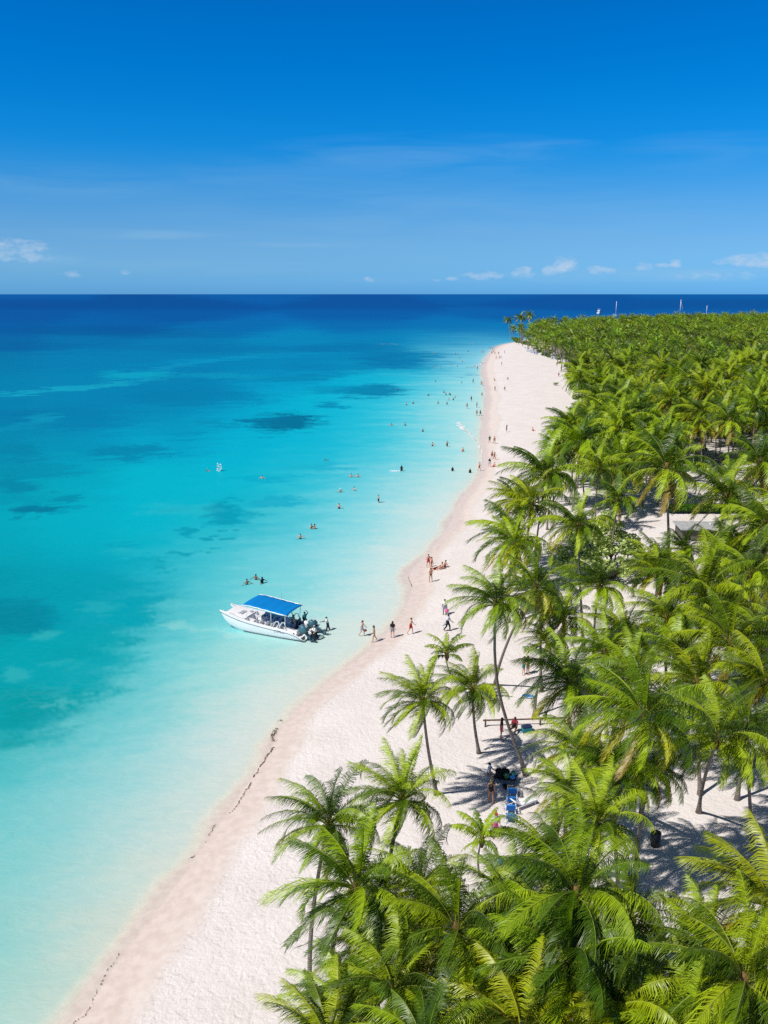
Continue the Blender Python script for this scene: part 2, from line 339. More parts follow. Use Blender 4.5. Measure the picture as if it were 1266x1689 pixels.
PATCH = [ (90,1090,125,58,(0,164,182),.75),(35,1180,75,36,(0,158,174),.75),(205,1008,62,24,(0,162,184),.75),(150,1135,45,20,(0,165,180),.7),(90,975,110,34,(0,158,180),.5),
  # seagrass beds: centre, radii, colour, strength
 (466,697,60,15,(0,112,156),1.0),(430,694,30,7,(0,120,165),.7),(605,645,52,10,(0,126,174),.9),(560,642,60,7,(0,138,186),.6),(545,666,28,4.5,(0,134,182),.9),
 (470,624,80,7,(0,135,185),.8),(540,620,40,4,(0,130,182),.7),(655,593,60,14,(0,120,178),.9),(700,588,45,5,(10,140,190),.7),(715,600,40,3,(10,150,200),.6),
 (205,746,70,11,(0,132,176),.85),(245,742,60,7,(0,136,180),.6),(35,745,35,16,(0,128,168),.6),(60,778,80,11,(0,138,175),.6),(20,800,34,14,(0,130,168),.7),
 (55,843,34,11,(0,122,158),.95),(100,822,28,6,(0,138,172),.8),(110,841,24,5,(0,152,185),.7),(30,825,60,5,(0,150,182),.5),
 (365,843,30,22,(0,152,184),.8),(362,828,14,9,(0,150,184),.5),(395,857,30,9,(0,160,190),.6),(310,876,16,5,(0,155,184),.8),(312,912,24,3.5,(0,158,184),.9),(356,885,14,3.5,(0,156,184),.9),(390,887,12,3.5,(0,158,186),.9),(341,902,12,3,(10,160,186),.8),(275,934,18,3,(0,158,184),.7),(230,927,48,7,(0,155,184),.6),(200,901,25,6,(0,160,188),.6),
 (455,828,44,9,(5,170,204),.7),(520,768,60,8,(20,172,206),.5),(430,790,60,5,(0,166,204),.5),(300,715,40,5,(0,135,180),.6),(360,697,30,4,(0,138,184),.6),(245,722,40,4,(0,150,190),.5),(285,838,30,4,(0,165,195),.5),
 (170,962,70,14,(0,148,176),.8),(230,990,45,13,(0,150,178),.9),(200,1010,50,16,(0,150,178),.8),(60,975,70,16,(0,145,172),.6),(25,1020,55,26,(0,122,152),.9),(60,1005,40,12,(0,128,158),.7),(130,1000,40,20,(0,150,176),.6),(160,1048,40,18,(0,150,172),.8),(210,1022,32,14,(0,152,176),.9),(120,1075,50,14,(0,158,176),.6),
 (60,1160,60,20,(0,142,158),.8),(30,1185,40,18,(0,140,156),.8),(110,1160,34,10,(0,148,164),.7),(130,1145,30,9,(0,160,174),.8),(10,1225,26,12,(0,145,160),.8),(205,1060,16,5,(0,160,176),.7),(40,925,60,9,(0,150,175),.5),(85,955,50,10,(0,150,174),.5),
 (100,690,130,20,(0,120,174),.5),(330,655,120,16,(0,122,176),.6),(50,685,60,9,(0,118,170),.5),(570,575,90,9,(0,118,178),.6),(350,575,200,7,(0,116,176),.5),(170,545,160,8,(0,86,158),.6),(250,553,120,5,(0,95,162),.5),(60,572,80,8,(0,98,164),.5),(560,608,120,8,(0,122,180),.6),(290,620,120,6,(0,120,178),.5),
 (770,617,14,2.5,(60,160,195),.7),(690,608,20,2.5,(20,160,200),.6)]
LIGHT = [(110,641,150,3.5,(20,168,205),.8,-.10),(225,618,55,8,(10,170,206),.8,0),(330,598,110,3,(15,160,204),.6,-.14),(360,620,80,4,(10,165,206),.5,0),(50,700,60,6,(10,150,192),.5,-.2),(75,690,30,6,(10,156,196),.5,0),(140,578,20,3,(0,130,190),.5,0),
 (420,590,200,4,(0,150,204),.5,-.05),(650,612,80,2.5,(20,175,215),.5,0),(300,840,70,12,(55,192,212),.35,0),(240,910,60,8,(50,190,210),.3,0),(170,1000,26,12,(50,182,196),.4,0),(70,1045,18,12,(60,185,195),.5,0),(35,1115,26,12,(60,185,195),.5,0),(90,1095,26,8,(50,180,190),.4,0),(100,1160,26,5,(80,185,195),.6,-.4),(310,1030,40,8,(150,216,220),.5,.2),(410,1050,60,8,(185,222,222),.4,.2)]
sx = np.array(GX); sy = np.array(GY)
dist = np.maximum(sy, 8.0)
pxx, pyy = proj(sx, dist, 0.0)
pxx = np.clip(pxx, -700, 1500); pyy = np.clip(pyy, 485, 2000)
sa = np.arctan2(sx, sy) * 40; lr = np.log(np.hypot(sx, sy)) * 40
wx = (fbm(sa * .55, lr * 1.4, 5, 1) - .5); wy = (fbm(sa * .55, lr * 1.4, 5, 77) - .5)
wx2 = (fbm(sa * 2.2, lr * 6, 4, 11) - .5); wy2 = (fbm(sa * 2.2, lr * 6, 4, 17) - .5)
ax = pxx + wx * 70 + wx2 * 40; ay = pyy + wy * 22 * np.clip((pyy - 480) / 200, .12, 1.3) + wy2 * 9 * np.clip((pyy - 480) / 200, .1, 1.5)
acc = np.zeros((len(GX), 3)); ws = np.zeros(len(GX)) + 1e-9
for (qx, qy, c) in WC:
    sg = 34 + 0.02 * abs(qy - 600); sgy = max(7.0, min(30.0, (qy - 470) * .13))
    g = np.exp(-0.5 * (((ax - qx) / (sg * 1.15)) ** 2 + ((ay - qy) / (sgy * .8)) ** 2)) + 1e-7 / (1 + ((ax - qx) / 100) ** 2 + ((ay - qy) / 40) ** 2) ** 2
    if c[0] >= 80: c = (min(222, c[0] + 12), min(224, c[1] + 3), min(228, c[2] + 3))
    lc = np.array(s2l(c)); acc += g[:, None] * lc; ws += g
wcol = acc / ws[:, None]
def blob(qx, qy, rx, ry, slope=0.0, soft=.75, lo=.1):
    qq = ((ax - qx) / rx) ** 2 + ((ay - qy - slope * (ax - qx)) / ry) ** 2
    e = np.exp(-qq * .9)
    return np.clip((e - .22 + (fbm(sa * 6, lr * 9, 3, 41) - .5) * .35) / .45, 0, 1)
for (qx, qy, rx, ry, c, k) in PATCH:
    if qy > 920 and c[1] < 156: c = (0, c[1] + 12, c[2] + 8); k *= .85
    m = blob(qx, qy, rx, ry)[:, None] * k; wcol = wcol * (1 - m) + m * np.array(s2l(c))
for (qx, qy, rx, ry, c, k, sl_) in LIGHT:
    m = blob(qx, qy, rx, ry, sl_)[:, None] * k; wcol = wcol * (1 - m) + m * np.array(s2l(c))
shal = np.exp(np.minimum(SD + wob * .6, 0) / 2.0) * .75
wcol = wcol * (1 - shal[:, None]) + shal[:, None] * np.array(s2l((214, 212, 207)))
KW = np.array((1.38, 1.31, 1.38)) / (1 + .16 * np.exp(np.minimum(SD, 0) / 14.0))[:, None]
wcol = np.clip(wcol / KW - np.array((0, 0, .01)), 0, 1)
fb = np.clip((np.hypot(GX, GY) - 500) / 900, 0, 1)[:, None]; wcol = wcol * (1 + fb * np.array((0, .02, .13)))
opac = np.clip((-SD + np.minimum(wob, .3) * .9 - 0.02) / 1.5, 0, 1); opac = opac * opac * (3 - 2 * opac)
me = tri_mesh('sea', np.stack([GX, GY, np.zeros_like(GX)], -1), QUADS, wcol, smooth=True, cname='water')
a = me.attributes.new('opacity', 'FLOAT', 'POINT'); a.data.foreach_set('value', opac.astype(np.float32))
a = me.attributes.new('range', 'FLOAT', 'POINT'); a.data.foreach_set('value', np.hypot(GX, GY).astype(np.float32))
t = NT('sea_water'); P = t.pos()
wc = t.attr('water'); op = t.attr('opacity', 'Fac'); rg = t.attr('range', 'Fac')
small = t.noise(t.mapping(P, (.55, 1.3, 1), (0, 0, R(-35))), 1.6, 5, .65, .6)
swell = t.noise(t.mapping(P, (.35, 1.1, 1), (0, 0, R(-20))), .12, 4, .6, .3)
streak = t.noise(t.mapping(P, (.02, .22, 1), (0, 0, R(8))), 1.0, 5, .6, .4)
nearf = t.range(rg, 60, 420, 1.0, 0.0)
farf = t.range(rg, 150, 700, 0.0, 1.0)
# bright caustic light lines, painted into the near water colour
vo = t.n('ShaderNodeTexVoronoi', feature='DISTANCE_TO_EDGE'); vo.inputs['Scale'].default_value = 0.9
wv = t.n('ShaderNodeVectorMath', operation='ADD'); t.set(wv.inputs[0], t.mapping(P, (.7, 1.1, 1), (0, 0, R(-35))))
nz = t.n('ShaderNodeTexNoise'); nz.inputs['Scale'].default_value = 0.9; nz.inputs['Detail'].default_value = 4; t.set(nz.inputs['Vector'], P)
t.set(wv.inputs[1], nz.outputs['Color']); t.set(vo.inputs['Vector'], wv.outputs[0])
c = t.mix(t.math('MULTIPLY', t.range(streak, .3, .7), t.math('MULTIPLY', farf, .16)), wc, (0.0, 0.03, 0.12, 1))
c = t.mix(t.math('MULTIPLY', t.range(small, .38, .62), t.math('MULTIPLY', nearf, .13)), c, t.mix(.5, wc, (0.03, .35, .42, 1)))
h = t.math('ADD', t.math('MULTIPLY', small, .35), t.math('MULTIPLY', swell, 1.0))
nb = t.bump(h, t.range(rg, 60, 900, .55, .9), 0.30)
caus_paint = t.math('MULTIPLY', t.range(vo.outputs['Distance'], 0.0, .16, 1, 0), t.range(t.noise(P, .11, 3, .6), .42, .65))
c = t.mix(t.math('MULTIPLY', caus_paint, t.math('MULTIPLY', t.range(rg, 45, 85, 1.0, 0.0), .07)), c, (.62, .68, .60, 1))
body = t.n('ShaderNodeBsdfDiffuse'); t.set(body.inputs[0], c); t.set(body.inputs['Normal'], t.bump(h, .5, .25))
tr = t.n('ShaderNodeBsdfTransparent'); t.set(tr.inputs[0], t.mix(t.range(op, 0, .5), (.97, .99, .985, 1), (.93, .99, .985, 1)))
base = t.mixs(op, tr.outputs[0], body.outputs[0])
gl = t.n('ShaderNodeBsdfGlossy'); gl.inputs['Roughness'].default_value = 0.16; t.set(gl.inputs['Normal'], nb)
fr = t.n('ShaderNodeFresnel'); fr.inputs[0].default_value = 1.33; t.set(fr.inputs['Normal'], nb)
ff = t.math('MINIMUM', t.math('MULTIPLY', fr.outputs[0], .55), 0.055)
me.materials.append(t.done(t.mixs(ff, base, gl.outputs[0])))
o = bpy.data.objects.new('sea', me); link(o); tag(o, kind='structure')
o.visible_shadow = False      # sunlight reaches the sand through the clear water
# ---------------------------------------------------------------- palms
def leaf_material(name, sat=1.0):
    t = NT(name); c = t.attr('leaf')
    n = t.noise(t.coord('Object'), 1.3, 3, .6)
    c = t.mix(t.range(n, .3, .7, .0, .35), c, t.mix(1.0, c, (.62, .72, .55, 1), 'MULTIPLY'))
    ramp_ = t.n('ShaderNodeValToRGB'); t.set(ramp_.inputs[0], t.n('ShaderNodeObjectInfo').outputs['Random'])
    cr_ = ramp_.color_ramp; cr_.elements[0].color = (.66, .78, .85, 1); cr_.elements[1].color = (1.0, .9, .7, 1)
    e_ = cr_.elements.new(.35); e_.color = (1, 1, 1, 1); e_ = cr_.elements.new(.7); e_.color = (.8, .95, .8, 1)
    c = t.mix(1.0, c, ramp_.outputs[0], 'MULTIPLY')
    a = t.bsdf(c, .38, .34)
    tr = t.n('ShaderNodeBsdfTranslucent'); t.set(tr.inputs[0], t.mix(1.0, c, (1.5, 1.45, .5, 1), 'MULTIPLY'))
    return t.done(t.mixs(.22, a, tr.outputs[0]))
LEAF = leaf_material('palm_leaf')
t = NT('palm_bark'); P = t.coord('Object')
rings = t.n('ShaderNodeTexWave', wave_type='BANDS', bands_direction='Z'); rings.inputs['Scale'].default_value = 2.6
rings.inputs['Distortion'].default_value = 2.5; rings.inputs['Detail'].default_value = 3; t.set(rings.inputs['Vector'], P)
n = t.noise(P, 5, 4, .65)
c = t.mix(t.range(n, .3, .7), (.30, .26, .225, 1), (.17, .14, .115, 1))
c = t.mix(t.math('MULTIPLY', t.range(rings.outputs[1], .0, .35, 1, 0), .5), c, (.10, .08, .065, 1))
BARK = t.done(t.bsdf(c, .85, .15, t.bump(rings.outputs[1], .6, .05)))
FIBRE = simple('palm_fibre', (.16, .095, .045), .9, .1, .5, 9)
NUT = simple('coconut_husk', (.33, .30, .05), .5, .4, .4, 5)
G_DEEP = np.array((.022, .062, .004)); G_MID = np.array((.115, .195, .006)); G_LIME = np.array((.40, .50, .012))
G_YEL = np.array((.52, .40, .015)); G_BRN = np.array((.30, .19, .06))
def frond(rg, L, az, elv, bend, nl, lw, wind, col, tipcol, hang=1.0, tipseg=True, ll=1.18):
    ns = 10; pts = [np.zeros(3)]; tan = []
    sidew = rg.uniform(-.25, .25)
    for i in range(ns):
        tt = (i + .5) / ns; e = elv - bend * tt ** 1.25
        a = az + sidew * tt
        d = np.array((math.cos(a) * math.cos(e), math.sin(a) * math.cos(e), math.sin(e)))
        d = d + np.array(wind) * tt * .8; d /= np.linalg.norm(d)
        tan.append(d); pts.append(pts[-1] + d * L / ns)
    tan.append(tan[-1]); pts = np.array(pts); tan = np.array(tan)
    V = []; T = []; C = []
    # rachis: three-sided tapering rib
    for i in range(ns + 1):
        r = .045 * (1 - i / ns) + .008
        s0 = np.cross(tan[i], (0, 0, 1.0)); s0 = s0 / (np.linalg.norm(s0) + 1e-6); n0 = np.cross(s0, tan[i])
        for (u, v) in ((1, 0), (-.5, .8), (-.5, -.8)):
            V.append(pts[i] + (s0 * v + n0 * u) * r); C.append(col * .5 + np.array((.26, .27, .05)))
    for i in range(ns):
        for j in range(3):
            a = i * 3 + j; b = i * 3 + (j + 1) % 3; T.append((a, b, b + 3)); T.append((a, b + 3, a + 3))
    roll = rg.uniform(-.7, .7)
    s = np.linspace(.13, .995, nl)
    f = s * ns; k = np.minimum(f.astype(int), ns - 1); fr = (f - k)[:, None]
    p = pts[k] * (1 - fr) + pts[k + 1] * fr
    tg = tan[k] * (1 - fr) + tan[np.minimum(k + 1, ns)] * fr; tg /= np.linalg.norm(tg, axis=1)[:, None]
    side = np.cross(tg, np.array((0, 0, 1.0))); nn = np.linalg.norm(side, axis=1)[:, None]
    flat = np.array((math.sin(az), -math.cos(az), 0.0)); side = np.where(nn < .25, flat, side / np.maximum(nn, 1e-3))
    nor = np.cross(side, tg)
    rl = roll * s[:, None]
    side, nor = side * np.cos(rl) + nor * np.sin(rl), nor * np.cos(rl) - side * np.sin(rl)
    prof = np.clip(np.sin(np.pi * (.14 + .80 * s)) ** .65, .18, 1)
    W = np.array(wind)
    ph = [rg.uniform(0, 6.28) for _ in range(6)]; fq = [rg.uniform(9, 26) for _ in range(6)]
    clump = np.stack([np.sin(s * fq[i] + ph[i]) * .09 + np.sin(s * fq[i + 3] * 2.2 + ph[i + 3]) * .055 for i in range(3)], 1)
    for sg in (1, -1):
        q = nl; l = (prof * ll * (L / 4.6) * (1 + .14 * np.array([rg.uniform(-1, 1) for _ in range(q)])) * np.array([.35 if rg.random() < .07 else 1 for _ in range(q)]))[:, None]
        jit = np.array([[rg.uniform(-1, 1) for _ in range(3)] for _ in range(q)]) * .12 + clump * (1 if sg > 0 else -1)
        fwd = (.35 + .55 * s)[:, None]
        D0 = side * sg * .85 + tg * fwd + nor * .18 + jit + W * .6 - np.array((0, 0, .42 * hang))
        D0 /= np.linalg.norm(D0, axis=1)[:, None]
        D1 = D0 * .22 + np.array((0, 0, -1.0)) * (1.0 * hang) + W * 1.0 + jit * 2.6 + tg * .35
        D1 /= np.linalg.norm(D1, axis=1)[:, None]
        hw = (lw * .5 * (.6 + .4 * prof))[:, None]
        m = p + D0 * l * .40; tip = m + D1 * l * .66
        b0 = p - tg * hw; b1 = p + tg * hw
        # the blade's width runs along the rib at the base and lies across the blade further out
        wd = np.cross(D1, nor); wd /= np.linalg.norm(wd, axis=1)[:, None] + 1e-6
        wd = np.where((wd * tg).sum(1)[:, None] < 0, -wd, wd); wd = wd * .5 + tg * .5
        m0 = m - wd * hw * .95; m1 = m + wd * hw * .95
        base = len(V)
        shade = (1 + .28 * np.array([rg.uniform(-1, 1) for _ in range(q)]))[:, None]
        cc = (col * (1 - .35 * s[:, None]) + tipcol * (.35 * s[:, None])) * shade
        ct = (cc * .55 + tipcol * .45)
        if tipseg:
            V.extend(np.stack([b0, b1, m1, m0, tip], 1).reshape(-1, 3)); C.extend(np.stack([cc, cc, cc, cc, ct], 1).reshape(-1, 3))
            for i in range(q):
                a = base + i * 5; T.extend([(a, a + 1, a + 2), (a, a + 2, a + 3), (a + 3, a + 2, a + 4)])
        else:
            tip2 = p + (D0 * .5 + D1 * .5) * l
            V.extend(np.stack([b0, b1, tip2], 1).reshape(-1, 3)); C.extend(np.stack([cc, cc, ct], 1).reshape(-1, 3))
            for i in range(q):
                a = base + i * 3; T.append((a, a + 1, a + 2))
    return np.array(V), np.array(T), np.array(C)
def crown_arrays(seed, nf=27, nl=46, lw=.075, L=4.6, wind=(-.5, -.06, .03), tipseg=True, yellow=.12, young=False, hang=1.0):
    rg = random.Random(seed); VV = []; TT = []; CC = []; base = 0
    for i in range(nf):
        u = i / (nf - 1.0)                       # 0 youngest, 1 oldest
        az = i * 2.39996 + rg.uniform(-.3, .3)
        elv = R(82) - R(92) * u ** .85 + R(rg.uniform(-8, 8)); bend = R(50) + R(66) * min(1, u * 1.4) + R(rg.uniform(-18, 22))
        if young: elv = R(80) - R(50) * u; bend = R(70)
        if elv < R(-5): bend = R(55) + R(rg.uniform(-10, 15))
        Lf = L * (.72 + .28 * math.sin(math.pi * min(1, u * .75 + .2))) * rg.uniform(.9, 1.06)
        q = rg.random()
        col = G_DEEP * (1 - q) + G_MID * q
        if rg.random() < .62 - .35 * u: col = col * .2 + G_LIME * .8
        tip = col * .8 + G_LIME * .2
        if u > .72 and rg.random() < yellow * 3: tip = G_YEL; col = col * .45 + G_YEL * .4 + G_LIME * .15
        if u > .86 and rg.random() < yellow * 2.5: tip = G_BRN; col = G_YEL * .3 + G_BRN * .6; elv = R(-48); bend = R(34); 
        v, t_, c = frond(rg, Lf, az, elv, bend, nl, lw, wind, col, tip, hang * rg.uniform(.7, 1.25), tipseg)
        off = np.array((math.cos(az), math.sin(az), 0)) * .12 + np.array((0, 0, .15 - .4 * u))
        VV.append(v + off); TT.append(t_ + base); CC.append(c); base += len(v)
    return np.vstack(VV), np.vstack(TT), np.vstack(CC)
def crown_mesh(seed, name='crown', **k):
    v, t_, c = crown_arrays(seed, **k)
    return tri_mesh(name, v, t_, c, [LEAF])
CROWNS = [crown_mesh(100 + i, nf=25 + (i * 5) % 9, yellow=[.05, .12, .2, .06, .3, .1, .04, .15, .1, .25][i], hang=[1, 1.2, .8, 1.1, 1, .7, 1.3, 1, .9, 1.1][i],
                     wind=[(-.55, -.1, .05), (-.7, -.15, .08), (-.42, .02, 0), (-.62, .08, .05)][i % 4]) for i in range(10)]
CLOSE = [crown_mesh(300 + i, nf=30 + (i % 3) * 2, nl=74, lw=.043, yellow=[.04, .14, .08, .18][i % 4], hang=[1, 1.25, .85, 1.1, .95, 1.15][i],
                    wind=[(-.8, -.16, .10), (-.62, -.08, .06), (-.7, .04, .06)][i % 3]) for i in range(6)]
YOUNG = [crown_mesh(400 + i, nf=13, nl=34, lw=.09, L=3.2, young=True, yellow=0, wind=(-.15, 0, 0)) for i in range(2)]
def tube(pts, rads, nseg=9, cap=True):
    V = []; Fq = []
    pts = [Vector(p) for p in pts]
    up = Vector((0, 0, 1)); prev = None
    for i, p in enumerate(pts):
        d = (pts[min(i + 1, len(pts) - 1)] - pts[max(i - 1, 0)]).normalized()
        s0 = d.cross(Vector((.13, .99, .02)) if prev is None else prev); s0.normalize(); n0 = d.cross(s0)
        prev = (prev if prev is not None else Vector((.13, .99, .02)))
        for j in range(nseg):
            a = 2 * math.pi * j / nseg
            V.append(p + (s0 * math.cos(a) + n0 * math.sin(a)) * rads[i])
    for i in range(len(pts) - 1):
        for j in range(nseg):
            a = i * nseg + j; b = i * nseg + (j + 1) % nseg
            Fq.append((a, b, b + nseg, a + nseg))
    if cap:
        Fq.append(tuple(range(nseg))[::-1]); Fq.append(tuple(range(len(V) - nseg, len(V))))
    return V, Fq
def join(parts):
    V = []; Fc = []
    for v, f in parts:
        b = len(V); V.extend([tuple(x) for x in v]); Fc.extend([tuple(i + b for i in q) for q in f])
    return V, Fc
def mesh_obj(name, VF, mat, parent=None, smooth=True, bevel=0.0):
    me = bpy.data.meshes.new(name); me.from_pydata([tuple(v) for v in VF[0]], [], VF[1]); me.update()
    bm = bmesh.new(); bm.from_mesh(me)
    bmesh.ops.recalc_face_normals(bm, faces=bm.faces)
    if bevel: bmesh.ops.bevel(bm, geom=[e for e in bm.edges], offset=bevel, segments=1, affect='EDGES', clamp_overlap=True)
    bm.to_mesh(me); bm.free()
    if smooth:
        for p in me.polygons: p.use_smooth = True
    me.materials.append(mat)
    o = bpy.data.objects.new(name, me); link(o, parent); return o
def ball(c, r, seg=8, rings=6):
    V = []; Fq = []
    rx, ry, rz = r if isinstance(r, tuple) else (r, r, r)
    for i in range(rings + 1):
        th = math.pi * i / rings
        for j in range(seg):
            a = 2 * math.pi * j / seg
            V.append((c[0] + rx * math.sin(th) * math.cos(a), c[1] + ry * math.sin(th) * math.sin(a), c[2] + rz * math.cos(th)))
    for i in range(rings):
        for j in range(seg):
            a = i * seg + j; b = i * seg + (j + 1) % seg; Fq.append((a, b, b + seg, a + seg))
    return V, Fq
def nut_cluster(seed):
    rg = random.Random(seed); ps = []
    for i in range(9):
        a = rg.uniform(0, 6.28); ps.append(ball((math.cos(a) * .33, math.sin(a) * .33, -.35 - rg.random() * .35), (.12, .12, .15), 7, 5))
    return join(ps)
NUTS = [nut_cluster(5), nut_cluster(6)]
NUTM = []
def trunk_line(base, top, curve, n=12):
    b = Vector((0, 0, -.15)); e = Vector(top) - Vector(base)
    side = Vector((e.x, e.y, 0)); out = []
    for i in range(n + 1):
        tt = i / n; hz = tt ** (1 / curve) if curve > 0 else tt
        out.append(Vector((e.x * hz, e.y * hz, b.z + (e.z - b.z) * tt)))
    return out
GRP_G = "coconut palms of the dense grove"
def palm(base, top, crown, sc_, rz, label, group=None, curve=1.0, r=.15, nuts=False, extra=None):
    o = empty('coconut_palm', tuple(base)); tag(o, label, 'palm tree', group)
    ln = trunk_line(base, top, curve)
    if extra:
        for i, p in enumerate(ln):
            tt = i / (len(ln) - 1); p += Vector(extra) * math.sin(math.pi * tt)
    n = len(ln)
    rad = [r * (1.0 - .4 * i / (n - 1)) + (r * .9 * max(0, 1 - i / 1.3)) for i in range(n)]
    mesh_obj('trunk', tube(ln, rad, 8), BARK, o)
    c = bpy.data.objects.new('crown', crown); link(c, o)
    c.location = ln[-1]; c.rotation_euler = (0, 0, rz); c.scale = (sc_, sc_, sc_ * .97)
    hs = bpy.data.objects.new('crown_base', HEART); link(hs, o); hs.location = ln[-1] + Vector((0, 0, -.25)); hs.scale = (sc_,) * 3
    if nuts:
        q = bpy.data.objects.new('coconuts', NUTM[rnd.randrange(2)]); link(q, o); q.location = ln[-1] + Vector((0, 0, .1)); q.rotation_euler = (0, 0, rz); q.scale = (sc_,) * 3
    return o
def _m(name, VF, mat):
    me = bpy.data.meshes.new(name); me.from_pydata([tuple(v) for v in VF[0]], [], VF[1]); me.materials.append(mat)
    for p in me.polygons: p.use_smooth = True
    me.update(); return me
NUTM = [_m('coconuts', x, NUT) for x in NUTS]
HEART = _m('crown_base', tube([(0, 0, -.5), (0, 0, -.1), (0, 0, .3), (0, 0, .7)], [.13, .24, .22, .08], 8), FIBRE)
